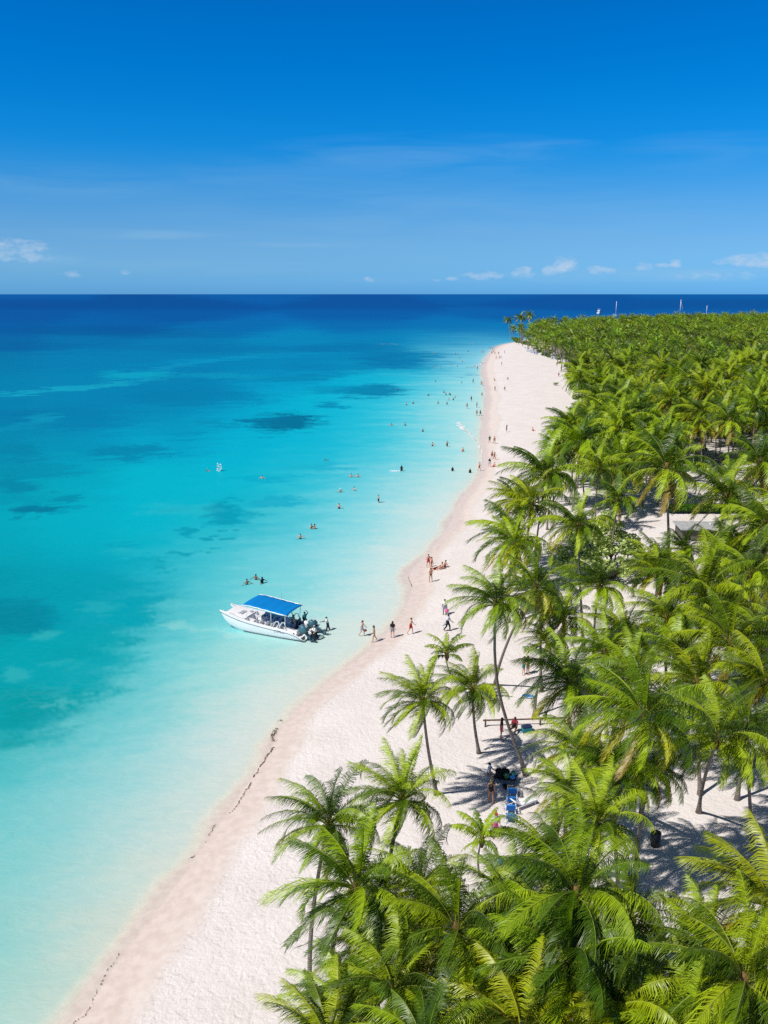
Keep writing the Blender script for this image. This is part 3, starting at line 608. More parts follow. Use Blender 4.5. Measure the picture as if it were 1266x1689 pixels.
# crown centre in the photo, crown radius in pixels, height, trunk foot in the photo (or None), detail, label
EX = [
 (586,1452,140,10.5,(548,1606),'c0',"large close palm at the lower left, its fronds streaming left over open sand"),
 (541,1348,98,9.0,None,'c1',"palm at the grove's left edge, just behind the large lower left palm"),
 (662,1308,108,10.5,None,'c2',"palm with hanging dead fronds below its crown, topmost of the lower left cluster"),
 (752,1520,150,9.5,None,'c3',"dark green palm in the middle of the lower cluster, right of the large left palm"),
 (795,1374,44,3.6,(792,1445),'y0',"very small light green palm beside the row of blue loungers"),
 (648,1618,118,9.0,None,'c4',"palm at the bottom edge below the large left palm"),
 (540,1712,120,8.5,None,'c5',"palm cut by the bottom edge at the far lower left of the grove"),
 (700,1725,135,9.5,None,'c1',"palm cut by the bottom edge between the lower left and lower middle palms"),
 (985,1345,108,11.0,None,'c2',"bright lime palm with upright fronds right of the blue loungers"),
 (950,1462,158,11.5,None,'c0',"largest palm in the foreground centre, its tall crown piled before the lime one"),
 (838,1478,100,8.5,None,'c5',"palm just left of the tall foreground centre palm, its fronds over shaded sand"),
 (935,1575,150,10.0,None,'c3',"palm with long drooping fronds below the tall foreground centre palm"),
 (1010,1655,135,9.0,None,'c1',"palm at the bottom edge left of the lower right corner cluster"),
 (860,1690,140,9.0,None,'c4',"palm at the bottom edge straight below the foreground centre"),
 (1228,1605,158,10.0,None,'c0',"broad palm filling the lower right corner"),
 (1270,1482,135,9.5,None,'c5',"palm cut by the right edge above the lower right corner palm"),
 (1130,1700,130,8.5,None,'c2',"low palm at the bottom edge just left of the lower right corner"),
 (1062,1172,125,12.0,(1058,1347),'c3',"tall palm with yellowing lower fronds hanging over the clearing on the right"),
 (1186,1208,105,9.0,(1152,1339),'c4',"palm with a dark leaning double looking trunk at the left of the right hand clearing"),
 (939,1118,88,9.0,(939,1200),'c5',"dark green palm behind the curved tall trunk, above the wooden rail"),
 (952,1228,78,7.0,None,'c1',"low palm between the wooden rail and the lime palm"),
 (697,1148,76,8.0,(720,1310),'c2',"palm standing farthest out on the open beach, left of the other crowns"),
 (780,1128,64,6.0,(790,1242),'c0',"short palm with a flared brown trunk foot, second out on the open beach"),
 (737,1072,36,4.5,(742,1110),'y1',"small young palm peeping out between the two beach palms"),
 (818,986,72,15.0,(868,1278),'s0',"tall slender palm with a long curved grey trunk beside the bag heap"),
 (884,962,72,11.0,(816,1130),'c3',"palm with a straight right leaning trunk, crown beside the tall curved one"),
 (851,822,46,8.5,None,'m1',"dark star shaped palm standing alone at the beach edge above the leaning pair"),
 (846,893,52,8.0,None,'m2',"round bright palm right below the dark star shaped one"),
 (953,862,56,12.5,(963,1075),'m3',"tall thin palm with a pale bare trunk left of the broad leaved tree"),
 (1100,768,74,15.5,(1106,1012),'m4',"very tall palm with a bare grey trunk right of the broad leaved tree"),
 (914,788,35,7.0,None,'m5',"palm at the beach edge whose fronds hang left over bare white sand"),
 (988,770,42,9.0,None,'m6',"palm behind the beach edge, left of the very tall bare trunked one"),
 (926,710,30,7.5,(943,752),'m7',"lone palm leaning out onto the wide sand halfway up the beach"),
 (988,962,60,7.0,None,'c4',"low palm just below the broad leaved tree"),
 (1030,1040,68,7.5,None,'c5',"palm with flat spread fronds below the broad leaved tree"),
 (1161,968,90,9.5,None,'c0',"wide palm right of the very tall bare trunk, below the flat roof"),
 (1238,940,76,9.0,None,'c1',"palm at the right edge level with the flat roof's near side"),
 (1128,902,40,7.5,None,'m8',"palm whose upright fronds cover the left end of the flat roof"),
 (1197,790,44,5.0,(1197,826),'m9',"short palm in the shaded seating clearing beyond the hedge"),
 (1133,621,26,14.0,(1136,700),'m0',"tall palm standing proud of the grove, the left of three thin trunks"),
 (1156,600,26,15.0,(1153,690),'m1',"tall palm standing proud of the grove, the middle of three thin trunks"),
 (1106,656,32,13.0,(1107,740),'m2',"tall palm with twin pale trunks showing, above the very tall near one"),
 (1158,677,32,12.0,(1157,745),'m3',"tall palm with a visible pale trunk beyond the shaded seating clearing"),
 (1204,691,38,12.5,(1200,800),'m4',"tall palm with a very straight bare trunk before the shaded seating clearing"),
 (1205,1055,88,8.5,None,'c3',"palm in the right hand mass above the dark leaning trunk one"),
 (1118,1068,72,7.0,None,'c4',"low palm with orange yellow lower fronds left of the right hand mass"),
 (1262,1120,80,8.5,None,'c5',"palm cut by the right edge above the red dark post"),
 (905,1052,46,6.0,None,'c1',"small palm behind the curved trunk and the leaning trunk"),
 (1085,940,48,7.0,None,'m5',"low yellowish palm at the foot of the very tall bare trunk"),
 (1020,820,42,9.5,None,'m8',"palm rising behind the broad leaved tree"),
 (960,745,34,8.0,None,'m9',"palm at the beach edge above the pale bare trunk"),
 (975,680,26,8.5,None,'m0',"palm at the beach edge inland of the lone leaning one"),
 (612,1552,96,8.0,None,'c5',"palm wedged under the right side of the large lower left palm"),
 (905,1402,100,9.0,None,'c0',"palm between the lime palm and the tall central palm, pushed left"),
 (808,1610,112,8.5,None,'c1',"palm in the middle of the bottom cluster, above the picture's bottom edge"),
 (1172,1662,110,8.0,None,'c3',"palm tucked under the left side of the lower right corner palm"),
 (852,1600,105,8.0,None,'c2',"palm in the bottom cluster left of the one with long drooping fronds"),
 (765,1672,110,8.0,None,'c0',"palm near the bottom edge below the dark green palm"),
 (1078,1668,105,8.0,None,'c5',"palm near the bottom edge right of the foreground cluster, beside open sand"),
 (990,1560,92,7.5,None,'c4',"palm at the right flank of the foreground cluster"),
 (640,1500,80,7.0,None,'c3',"low palm in the shade right of the large lower left palm"),
 (1100,1012,72,8.0,None,'c1',"palm right of the flat spread one, crown hiding the tall bare trunk's foot"),
 (1042,1108,74,7.5,None,'c2',"palm above the tall one with yellowing fronds, touching its crown from behind"),
 (1150,1118,80,8.0,None,'c0',"palm in the right hand mass behind the dark leaning trunk one"),
 (1232,1190,70,8.0,None,'c3',"palm near the right edge behind the right hand clearing"),
 (998,1068,64,7.0,None,'c4',"small crowned palm between the broad leaved tree and the dark green palm"),
 (930,1015,52,7.0,None,'m2',"palm just right of the straight leaning trunk's crown"),
 (1012,1258,86,8.5,None,'c0',"palm standing between the low palm and the tall yellowing one"),
 (938,1296,64,8.0,None,'c5',"palm above the lime palm, its fronds reaching over the bag heap's right"),
 (1075,1262,62,6.5,None,'c1',"low palm beneath the tall one with yellowing fronds"),
 (1195,915,62,7.5,None,'c2',"palm right of the flat roof, standing in front of its corner"),
 (1090,925,52,7.5,None,'m4',"palm at the left end of the flat roof, in front of the bare trunk"),
 (1190,1000,74,8.5,None,'c4',"palm between the wide one below the roof and the right hand mass"),
 (895,1000,50,7.5,None,'m9',"palm between the curved trunk crown and the pale bare trunk"),
 (1255,1040,70,8.5,None,'c1',"palm at the right edge between the hedge side palms and the maroon post"),
 (700,1600,92,7.0,None,'c2',"low dark palm deep inside the bottom cluster"),
 (905,1520,96,8.0,None,'c4',"palm wedged between the tall central palm and the one with long drooping fronds"),
 (690,1455,92,7.5,None,'c1',"palm at the back of the lower cluster, below the one with dead hanging fronds"),
 (1040,1500,84,8.0,None,'c3',"palm on the right side of the tall central palm, over the sand's edge"),
 (1165,1560,92,8.0,None,'c2',"palm reaching left over open sand beside the lower right corner palm"),
 (575,1650,96,7.5,None,'c4',"palm at the foot of the large lower left palm, near the bottom edge"),
 (930,1665,110,7.5,None,'c5',"palm at the bottom edge between two foreground ones, right of centre"),
 (1215,1690,110,7.5,None,'c4',"palm cut by the bottom edge beneath the lower right corner palm"),
 (838,528,9,9.0,(842,560),'m1',"thin wind bent palm alone at the far tip of the headland"),
 (846,541,8,6.5,(846,563),'m2',"small palm low at the far tip of the headland"),
 (859,524,10,12.5,(860,566),'m3',"tall palm near the far tip of the headland, second from the water"),
 (873,520,10,14.5,(875,566),'m4',"tallest palm on the far headland, right of the tip"),
]
occ = []
for (cx_, cy_, rp, h, ft, kind, lab) in EX:
    top = at(cx_, cy_, h + 1.3)
    dst = (top - Vector((0, 0, H))).length
    Lr = rp * dst / F * ((1.02 if rp < 100 else .88) if kind[0] == 'c' else 1.1)
    if ft: b = atg(*ft)
    else:
        gx = top.x + rnd.uniform(-1.2, 1.4); gy = top.y + rnd.uniform(-1, 1); b = Vector((gx, gy, max(0, ground(gx, gy))))
    if ft is not None and abs(ft[0] - cx_) < 60 and kind[0] != 's':
        pass
    if kind[0] == 'c': me = CLOSE[int(kind[1])]; s_ = Lr / 4.0
    elif kind[0] == 'y': me = YOUNG[int(kind[1])]; s_ = Lr / 2.6
    elif kind[0] == 's': me = CLOSE[4]; s_ = Lr / 4.0
    else: me = CROWNS[int(kind[1])]; s_ = Lr / 4.0
    s_ = max(.45, min(1.45, s_))
    tp = Vector((top.x, top.y, h + 1.0))
    ex = (-.2, -.2, 0); cv = .8
    if kind == 's0': ex = (-1.1, 0, 0); cv = .75
    palm(b, tp, me, s_, R(rnd.uniform(-22, 22)) if kind[0] != 'y' else 0, lab, None, cv, .15 * max(.8, min(1.1, s_)) if kind[0] != 'y' else .07,
         nuts=kind[0] == 'c' and rnd.random() < .5, extra=ex)
    occ.append((top.x, top.y, 2.7 if kind[0] == 'y' else 4.6))
    if ft: occ.append((b.x, b.y, 3.0))
print('EXPLICIT', len(EX))
# ---- the rest of the grove: places where trees stand
def clear_zone(x, y):
    for zz in (6.0, 10.5):
        qx, qy = proj(x, y, zz)
        if 885 < qx < 1075 and 850 < qy < 950: return True
        if 1125 < qx < 1275 and 785 < qy < 832: return True
        if 1100 < qx < 1225 and 848 < qy < 888: return True
    px, py = proj(x, y, 1.4)
    if 1105 < px < 1300 and 780 < py < 838: return True       # shaded seating
    if 1060 < px < 1225 and 836 < py < 905: return True       # roof and hedge
    if 890 < px < 1075 and 850 < py < 985: return True        # broad leaved tree and path
    if 985 < px < 1015 and 735 < py < 770: return True
    if py > 1075: return not (px > 1330)                      # near field: only the placed palms
    if py > 985 and px < 1100: return True
    return False
spots = []
gr = random.Random(21)
y = 60.0
while y < 1010:
    sp = 5.3 if y < 140 else (5.3 if y < 300 else 5.9)
    x = y * .05
    while x < y * .56 + 30:
        qx = x + gr.uniform(-.45, .45) * sp; qy = y + gr.uniform(-.45, .45) * sp
        spots.append((qx, qy)); x += sp
    y += sp
sd = sdist([a for a, b in spots], [b for a, b in spots])
edge_px = np.array([(470, 1760), (1689 - 1100, 1600), (640, 1400), (715, 1240), (760, 1100), (800, 1000), (842, 930), (880, 870), (915, 815), (934, 775), (948, 735), (952, 700), (946, 668), (936, 630), (925, 606), (905, 592), (880, 580), (856, 569), (848, 562), (845, 552)], float)
def in_grove(x, y, d):
    px, py = proj(x, y, 1.4)
    if d < 5: return False
    if y > 600: return d > 6
    ex_ = np.interp(py, edge_px[::-1, 1], edge_px[::-1, 0])
    return px > ex_
good = []
for (x, y), d in zip(spots, sd):
    if not in_grove(x, y, d) or clear_zone(x, y): continue
    if any((x - a) ** 2 + (y - b) ** 2 < r * r for a, b, r in occ): continue
    px, py = proj(x, y, 8)
    if px > 1266 + 90 and y < 700: 
        if px > 1500: continue
    good.append((x, y, d))
good.sort(key=lambda q: math.hypot(q[0], q[1]))
inview = [g for g in good if proj(g[0], g[1], 8)[0] < 1310]
others = [g for g in good if proj(g[0], g[1], 8)[0] >= 1310]
NI = 300 - len(EX) - 2
indiv = inview[:NI]; rest = inview[NI:] + others
print('GROVE', len(good), 'INDIV', len(indiv), 'MASS', len(rest), 'mass starts at', rest[0][:2])
gcount = {}
for (x, y, d) in indiv:
    z = max(0, ground(x, y)); h = gr.uniform(5.8, 12.3) + (1.6 if gr.random() < .15 else 0)
    if d < 45: h *= .88
    lx, ly = gr.uniform(-1.6, .9), gr.uniform(-.9, .9)
    px, py = proj(x, y, h)
    dd = math.hypot(x, y)
    k = 'seaward edge' if px < np.interp(py + 60, edge_px[::-1, 1], edge_px[::-1, 0]) + 55 else 'inland'
    if k == 'seaward edge': lab, grp = "coconut palm in the fringe of the grove facing the white beach, sand at its foot", "coconut palms along the beach fringe of the grove"
    elif dd < 150: lab, grp = "coconut palm inside the near part of the grove, crown touching its neighbours", "coconut palms inside the near grove"
    else: lab, grp = "coconut palm inside the dense middle of the grove, one of many alike crowns", "coconut palms in the dense middle of the grove"
    palm((x, y, z), (x + lx, y + ly, z + h), CROWNS[gr.randrange(10)], gr.uniform(1.08, 1.42), R(gr.uniform(-28, 28)), lab, grp, .8, gr.uniform(.11, .15))
# far mass: one object
LOW = [crown_arrays(500 + i, nf=22, nl=22, lw=.16, L=4.5, tipseg=False, yellow=.15) for i in range(5)]
FAR = [crown_arrays(600 + i, nf=18, nl=11, lw=.32, L=4.3, tipseg=False, yellow=.12) for i in range(5)]
VV = []; TT = []; CC = []; MI = []; base = 0
for (x, y, d) in rest:
    if gr.random() < .05: continue
    dd = math.hypot(x, y); src = (LOW if dd < 430 else FAR)[gr.randrange(5)]
    a = R(gr.uniform(-35, 35)); s_ = gr.uniform(.72, 1.12); h = gr.uniform(4.0, 13.5) * (.9 if d < 40 else 1) + (2 if gr.random() < .06 else 0)
    ca, sa_ = math.cos(a) * s_, math.sin(a) * s_
    v = src[0]; z = 1.4
    q = np.empty_like(v); q[:, 0] = v[:, 0] * ca - v[:, 1] * sa_ + x; q[:, 1] = v[:, 0] * sa_ + v[:, 1] * ca + y; q[:, 2] = v[:, 2] * s_ + z + h
    VV.append(q); TT.append(src[1] + base); CC.append(src[2] * gr.uniform(.45, 1.15) * np.array((gr.uniform(.8, 1.15), 1, 1))); MI.append(np.zeros(len(src[1]), int)); base += len(q)
    if dd < 700 or d < 30:
        bx, by = x + gr.uniform(-1, 1), y + gr.uniform(-1, 1); r = .17
        tv = []
        for (X_, Y_, Z_, rr_) in ((bx, by, z - .3, r * 1.3), (x, y, z + h, r)):
            for j in range(4): tv.append((X_ + rr_ * math.cos(j * 1.571), Y_ + rr_ * math.sin(j * 1.571), Z_))
        tt = []
        for j in range(4):
            b_ = (j + 1) % 4; tt += [(j, b_, b_ + 4), (j, b_ + 4, j + 4)]
        VV.append(np.array(tv)); TT.append(np.array(tt) + base); CC.append(np.full((8, 3), .2)); MI.append(np.ones(8, int)); base += 8
me = tri_mesh('palm_forest', np.vstack(VV), np.vstack(TT), np.vstack(CC), [LEAF, BARK], mi=np.concatenate(MI))
print('MASS tris', len(me.polygons))
o = bpy.data.objects.new('palm_forest', me); link(o)
tag(o, "far mass of coconut palms covering the island up to the sea behind it", 'palm forest', kind='stuff')
# ---------------------------------------------------------------- people
SKIN = {'light': simple('skin_light', (.60, .34, .235), .55, .35, .08), 'tan': simple('skin_tan', (.40, .20, .12), .55, .35, .08),
        'brown': simple('skin_brown', (.20, .095, .055), .5, .35, .1), 'dark': simple('skin_dark', (.05, .026, .018), .45, .4, .1)}
CLOTH = {'red': (.55, .03, .035), 'white': (.78, .78, .80), 'black': (.015, .015, .018), 'navy': (.02, .03, .08), 'grey': (.22, .24, .27), 'pink': (.75, .08, .35),
         'blue': (.03, .16, .5), 'pale': (.5, .58, .66), 'green': (.05, .16, .08), 'maroon': (.25, .03, .05), 'teal': (.03, .2, .24), 'yellow': (.7, .5, .05), 'floral': (.5, .42, .40), 'khaki': (.35, .3, .2)}
def cloth(n): return simple('cloth_' + n, CLOTH[n], .8, .15, .1, 14)
HAIRM = {'dark': simple('hair_dark', (.018, .013, .010), .6, .3), 'blond': simple('hair_blond', (.45, .30, .12), .6, .3), 'brown': simple('hair_brown', (.09, .045, .02), .6, .3), 'grey': simple('hair_grey', (.4, .38, .36), .6, .3)}
def dv(fl, ab, sx):
    fl = R(fl); ab = R(ab); return Vector((sx * math.sin(ab), -math.sin(fl) * math.cos(ab), -math.cos(fl) * math.cos(ab)))
POSES = {  # lean, arms ((upper),(fore)) x2, legs ((thigh),(shin)) x2, seat height or None
 'stand': (3, (((4, 12), (14, 8)), ((-4, 12), (12, 6))), (((2, 5), (-2, 3)), ((-3, 5), (-6, 4))), None),
 'walk': (5, (((28, 10), (46, 4)), ((-26, 12), (-6, 8))), (((24, 3), (2, 2)), ((-16, 3), (-38, 2))), None),
 'hips': (2, (((-10, 42), (30, -38)), ((-10, 42), (30, -38))), (((4, 9), (-2, 6)), ((-2, 9), (-5, 6))), None),
 'folded': (4, (((22, 14), (70, -50)), ((22, 14), (78, -50))), (((3, 5), (-2, 3)), ((-2, 5), (-5, 4))), None),
 'raise': (0, (((150, 30), (210, -30)), ((20, 20), (50, 5))), (((3, 8), (-2, 5)), ((-2, 8), (-5, 5))), None),
 'reach': (12, (((70, 14), (80, 4)), ((55, 12), (62, 4))), (((12, 6), (-6, 4)), ((-12, 6), (-22, 4))), None),
 'spread': (2, (((20, 58), (35, 50)), ((20, 58), (35, 50))), (((4, 6), (-4, 4)), ((-4, 6), (-8, 4))), None),
 'bend': (58, (((60, 10), (40, 4)), ((48, 12), (28, 4))), (((22, 7), (-10, 4)), ((10, 7), (-16, 4))), None),
 'sit': (-14, (((-34, 16), (-20, 10)), ((-30, 16), (-16, 10))), (((112, 8), (38, 4)), ((100, 10), (30, 6))), .14),
 'chair': (6, (((34, 14), (84, -6)), ((30, 14), (80, -6))), (((84, 10), (6, 4)), ((80, 12), (2, 6))), .46),
 'crouch': (34, (((60, 12), (80, 4)), ((54, 12), (70, 4))), (((104, 14), (-36, 6)), ((98, 14), (-40, 6))), .30),
 'swim': (84, (((172, 14), (176, 4)), ((40, 30), (60, 20))), (((4, 6), (-6, 4)), ((-8, 6), (-18, 4))), 0.0),
 'lie': (-78, (((-40, 18), (-60, 10)), ((10, 18), (20, 10))), (((84, 8), (80, 4)), ((100, 6), (50, 4))), .12),
}
_pose = {}
def skeleton(pose):
    lean, arms, legs, seat = POSES[pose]
    J = {}; up = Vector((0, -math.sin(R(lean)), math.cos(R(lean))))
    fwd = Vector((0, -up.z, up.y))
    pel = Vector((0, 0, 0)); J['pelvis'] = pel; J['waist'] = pel + up * .17; J['chest'] = pel + up * .36; J['neck'] = pel + up * .535
    hd = (up + Vector((0, 0, .5)) + fwd * .08).normalized() if abs(lean) < 70 else (up + Vector((0, 0, .5))).normalized()
    J['head'] = J['neck'] + hd * .14; J['top'] = J['neck'] + hd * .245; J['hd'] = hd
    for k, sx in ((0, 1), (1, -1)):
        (u, f) = arms[k]; s_ = J['chest'] + up * .10 + Vector((sx * .175, 0, 0)); e = s_ + dv(u[0] - lean * .0, u[1], sx) * .29; w_ = e + dv(f[0], f[1], sx) * .25; h_ = w_ + dv(f[0] + 6, f[1], sx) * .09
        J['sh%d' % k] = s_; J['el%d' % k] = e; J['wr%d' % k] = w_; J['ha%d' % k] = h_; J['hdir%d' % k] = dv(f[0] + 10, f[1], sx)
        (a, b) = legs[k]; hp = pel + Vector((sx * .095, 0, -.03)); kn = hp + dv(a[0], a[1], sx) * .43; an = kn + dv(b[0], b[1], sx) * .41
        ft = an + (Vector((0, -.19, -.035)) if pose not in ('swim', 'lie') else Vector((0, .05 if pose == 'swim' else -.02, .16 if pose == 'lie' else -.02)))
        J['hp%d' % k] = hp; J['kn%d' % k] = kn; J['an%d' % k] = an; J['to%d' % k] = ft
    if seat is None: off = .075 - min(J['an0'].z, J['an1'].z)
    else: off = seat
    for k in J:
        if not k.startswith('hd'): J[k] = J[k] + Vector((0, 0, off))
    return J
BONES = [('pelvis', 'waist', .135, 'hips'), ('waist', 'chest', .13, 'belly'), ('chest', 'neck', .13, 'chest'), ('neck', 'head', .06, 'head'), ('head', 'top', .09, 'head')]
for k in '01':
    BONES += [('chest', 'sh' + k, .07, 'chest'), ('sh' + k, 'el' + k, .05, 'uarm'), ('el' + k, 'wr' + k, .04, 'farm'), ('wr' + k, 'ha' + k, .04, 'hand'),
              ('pelvis', 'hp' + k, .10, 'hips'), ('hp' + k, 'kn' + k, .085, 'thigh'), ('kn' + k, 'an' + k, .055, 'shin'), ('an' + k, 'to' + k, .04, 'foot')]
def pose_data(pose, female):
    key = (pose, female)
    if key in _pose: return _pose[key]
    J = skeleton(pose)
    names = ['pelvis', 'waist', 'chest', 'neck', 'head', 'top'] + [a + k for k in '01' for a in ('sh', 'el', 'wr', 'ha', 'hp', 'kn', 'an', 'to')]
    rad = {'pelvis': (.155, .115), 'waist': (.12, .095) if female else (.14, .105), 'chest': (.15, .11) if female else (.175, .12), 'neck': (.055, .058), 'head': (.082, .095), 'top': (.062, .07)}
    for k in '01': rad.update({'sh' + k: (.062, .062), 'el' + k: (.042, .042), 'wr' + k: (.027, .03), 'ha' + k: (.036, .022), 'hp' + k: (.092, .098), 'kn' + k: (.058, .06), 'an' + k: (.038, .04), 'to' + k: (.04, .028)})
    me = bpy.data.meshes.new('tmp'); ix = {n: i for i, n in enumerate(names)}
    ed = [('pelvis', 'waist'), ('waist', 'chest'), ('chest', 'neck'), ('neck', 'head'), ('head', 'top')]
    for k in '01': ed += [('chest', 'sh' + k), ('sh' + k, 'el' + k), ('el' + k, 'wr' + k), ('wr' + k, 'ha' + k), ('pelvis', 'hp' + k), ('hp' + k, 'kn' + k), ('kn' + k, 'an' + k), ('an' + k, 'to' + k)]
    me.from_pydata([tuple(J[n]) for n in names], [(ix[a], ix[b]) for a, b in ed], [])
    bm = bmesh.new(); bm.from_mesh(me); ly = bm.verts.layers.skin.verify()
    for v, n in zip(bm.verts, names):
        v[ly].radius = rad[n]; v[ly].use_root = (n == 'pelvis')
    bm.to_mesh(me); bm.free()
    o = bpy.data.objects.new('tmp', me); COL.objects.link(o)
    m = o.modifiers.new('s', 'SKIN'); m.use_smooth_shade = True
    m = o.modifiers.new('u', 'SUBSURF'); m.levels = 1; m.render_levels = 1
    dg = bpy.context.evaluated_depsgraph_get(); ev = o.evaluated_get(dg); em = ev.to_mesh()
    V = [v.co.copy() for v in em.vertices]; Fq = [tuple(p.vertices) for p in em.polygons]; N = [v.normal.copy() for v in em.vertices]
    ev.to_mesh_clear(); bpy.data.objects.remove(o); bpy.data.meshes.remove(me)
    # which bone each vertex follows, and how far along it
    lab = []
    for v in V:
        best = None
        for (a, b, r, nm) in BONES:
            A = J[a]; B = J[b]; d = B - A; tt = max(0, min(1, (v - A).dot(d) / max(1e-6, d.length_squared)))
            q = (v - A - d * tt).length - r
            if best is None or q < best[0]: best = (q, nm, tt)
        lab.append(best[1:])
    fl = []
    for f in Fq:
        i = max(set(lab[k][0] for k in f), key=[lab[k][0] for k in f].count)
        fl.append((i, sum(lab[k][1] for k in f) / len(f)))
    # face, ears, fingers and thumb, all inside the one body mesh
    ex = []; hd = J['hd']; fw = Vector((0, -1, 0)) if abs(POSES[pose][0]) < 70 else Vector((0, -.3, 1)).normalized()
    hc = J['head'] + hd * .02
    ex.append(ball(hc + fw * .10 - hd * .01, (.014, .02, .022), 6, 4))
    ex.append(ball(hc + fw * .088 - hd * .055, (.024, .012, .008), 6, 4))
    for sx in (1, -1): ex.append(ball(hc + Vector((sx * .088, 0, 0)), (.012, .02, .03), 6, 4))
    for k, sx in ((0, 1), (1, -1)):
        h_ = J['ha%d' % k]; dd = J['hdir%d' % k].normalized(); sd_ = dd.cross(Vector((1, 0, 0))); sd_ = sd_.normalized() if sd_.length > .1 else Vector((0, 0, 1))
        pn = dd.cross(sd_).normalized()
        for i, L_ in enumerate((.062, .078, .084, .072)):
            b = h_ + sd_ * (.024 - i * .016); p1 = b + dd * L_ * .55; p2 = p1 + (dd * .85 - pn * sx * .5).normalized() * L_ * .5
            ex.append(tube([b - dd * .02, p1, p2], [.0095, .0085, .006], 5))
        b = h_ - dd * .05 + sd_ * .026; ex.append(tube([b, b + (dd * .7 + sd_ * .8).normalized() * .035, b + (dd * .9 + sd_ * .5).normalized() * .065], [.012, .010, .007], 5))
    body = join([(V, Fq)] + ex)
    _pose[key] = (J, body, V, N, Fq, fl)
    return _pose[key]
WEAR = {'shorts': ({'hips': (0, 1.1), 'thigh': (-1, .60)}, .022), 'briefs': ({'hips': (0, .75), 'thigh': (-1, .10)}, .010), 'trousers': ({'hips': (0, 1.1), 'thigh': (-1, 2), 'shin': (-1, .9)}, .022),
        'shirt': ({'hips': (.7, 2), 'belly': (-1, 2), 'chest': (-1, 2), 'uarm': (-1, .6)}, .020), 'bikini_top': ({'chest': (-1, .35)}, .010), 'swimsuit': ({'hips': (-1, 2), 'belly': (-1, 2), 'chest': (-1, .6), 'thigh': (-1, .08)}, .010),
        'vest': ({'hips': (.7, 2), 'belly': (-1, 2), 'chest': (-1, .9)}, .016), 'skirt': ({'hips': (0, 1.1), 'thigh': (-1, .75)}, .04)}
_wm = {}
def person(loc, pose, heading, skin='tan', hair='dark', top=None, bottom=('shorts', 'navy'), label='', group=None, female=False, s=1.0, hat=None, hold=None, zoff=0.0):
    """heading: compass direction the figure faces in the photo, 0 towards the camera, 90 to the right"""
    J, body, V, N, Fq, fl = pose_data(pose, female)
    o = empty('person', (loc[0], loc[1], loc[2] + zoff), R(heading), s); tag(o, label, 'person', group)
    k = ('body', pose, female, skin)
    if k not in _wm: _wm[k] = _m('body', body, SKIN[skin])
    link(bpy.data.objects.new('body', _wm[k]), o)
    for w_ in (top, bottom):
        if not w_: continue
        k = (w_, pose, female)
        if k not in _wm:
            rules, off = WEAR[w_[0]]
            keep = [f for f, (nm, tt) in zip(Fq, fl) if nm in rules and rules[nm][0] <= tt <= rules[nm][1]]
            used = sorted(set(i for f in keep for i in f)); mp = {i: j for j, i in enumerate(used)}
            _wm[k] = _m(w_[0], ([V[i] + N[i] * off for i in used], [tuple(mp[i] for i in f) for f in keep]), cloth(w_[1]))
        link(bpy.data.objects.new(w_[0], _wm[k]), o)
    hd = J['hd']; hc = J['head'] + hd * .045 + Vector((0, .012, 0))
    k = ('hair', pose, hair, female)
    if k not in _wm:
        v, f = ball((0, 0, 0), (.098, .112, .098), 10, 8); q = hd.to_track_quat('Z', 'Y')
        v = [q @ Vector(a) + hc for a in v]; f = [a for a in f if sum((v[i] - hc).dot(hd) for i in a) / 4 > -.03 or sum(v[i].y - hc.y for i in a) / 4 > .05]
        if female: f2 = ball(hc - hd * .12 + Vector((0, .075, 0)), (.07, .035, .13), 8, 6); v, f = join([(v, f), f2])
        _wm[k] = _m('hair', (v, f), HAIRM[hair])
    link(bpy.data.objects.new('hair', _wm[k]), o)
    if hat:
        mesh_obj('cap', join([ball(hc + hd * .03, (.108, .12, .10), 10, 6), ball(hc + Vector((0, -.10, .02)), (.08, .08, .012), 10, 4)]), cloth(hat), o)
    return o
def P(px, py, pose, heading, label, skin='tan', hair='dark', top=None, bottom=('shorts', 'navy'), **k):
    sub = k.pop('sub', 0.0); z = k.pop('z', None)
    if z is None: p = atg(px, py)
    else: p = at(px, py, z)
    if sub: p = at(px, py, 0.0); 
    return person(p, pose, heading, skin, hair, top, bottom, label, zoff=-sub, **k)
def holds(name, px, py, z, VF, mat, label, cat, **k):
    o = mesh_obj(name, VF, mat, **k); o.location = at(px, py, z); tag(o, label, cat); return o
S, B_, SW, BT, SH, TR, VE, SK = 'shorts', 'briefs', 'swimsuit', 'bikini_top', 'shirt', 'trousers', 'vest', 'skirt'
# on the near beach
P(597, 1049, 'walk', 80, "slim woman in white shorts wading ashore with a small bag at her side", 'light', 'dark', (BT, 'floral'), (S, 'pale'), female=True, s=.97)
P(617, 1058, 'walk', -70, "tanned woman in a bikini stepping at the water's edge, second from the left of four", 'tan', 'dark', (BT, 'khaki'), (B_, 'khaki'), female=True, s=.98)
P(647, 1052, 'stand', 170, "man in a black tee and grey shorts standing on wet sand", 'light', 'dark', (SH, 'black'), (S, 'grey'))
P(677, 1046, 'walk', 80, "shirtless man in bright red shorts walking up the white sand", 'light', 'brown', None, (S, 'red'), s=1.02)
P(733, 1014, 'stand', -20, "person in a white shirt holding a bright pink bag on dry sand", 'dark', 'dark', (SH, 'white'), (TR, 'grey'))
P(738, 1041, 'walk', 65, "person in a pale shirt and dark trousers striding with one leg forward", 'dark', 'dark', (SH, 'pale'), (TR, 'black'), s=1.02)
P(706, 936, 'hips', 20, "man in red shorts with hands on hips at the head of the beach group", 'light', 'brown', None, (S, 'red'))
P(711, 941, 'stand', 60, "sunburnt person in a swimsuit standing beside the man in red shorts", 'light', 'brown', (BT, 'pink'), (B_, 'pink'), female=True)
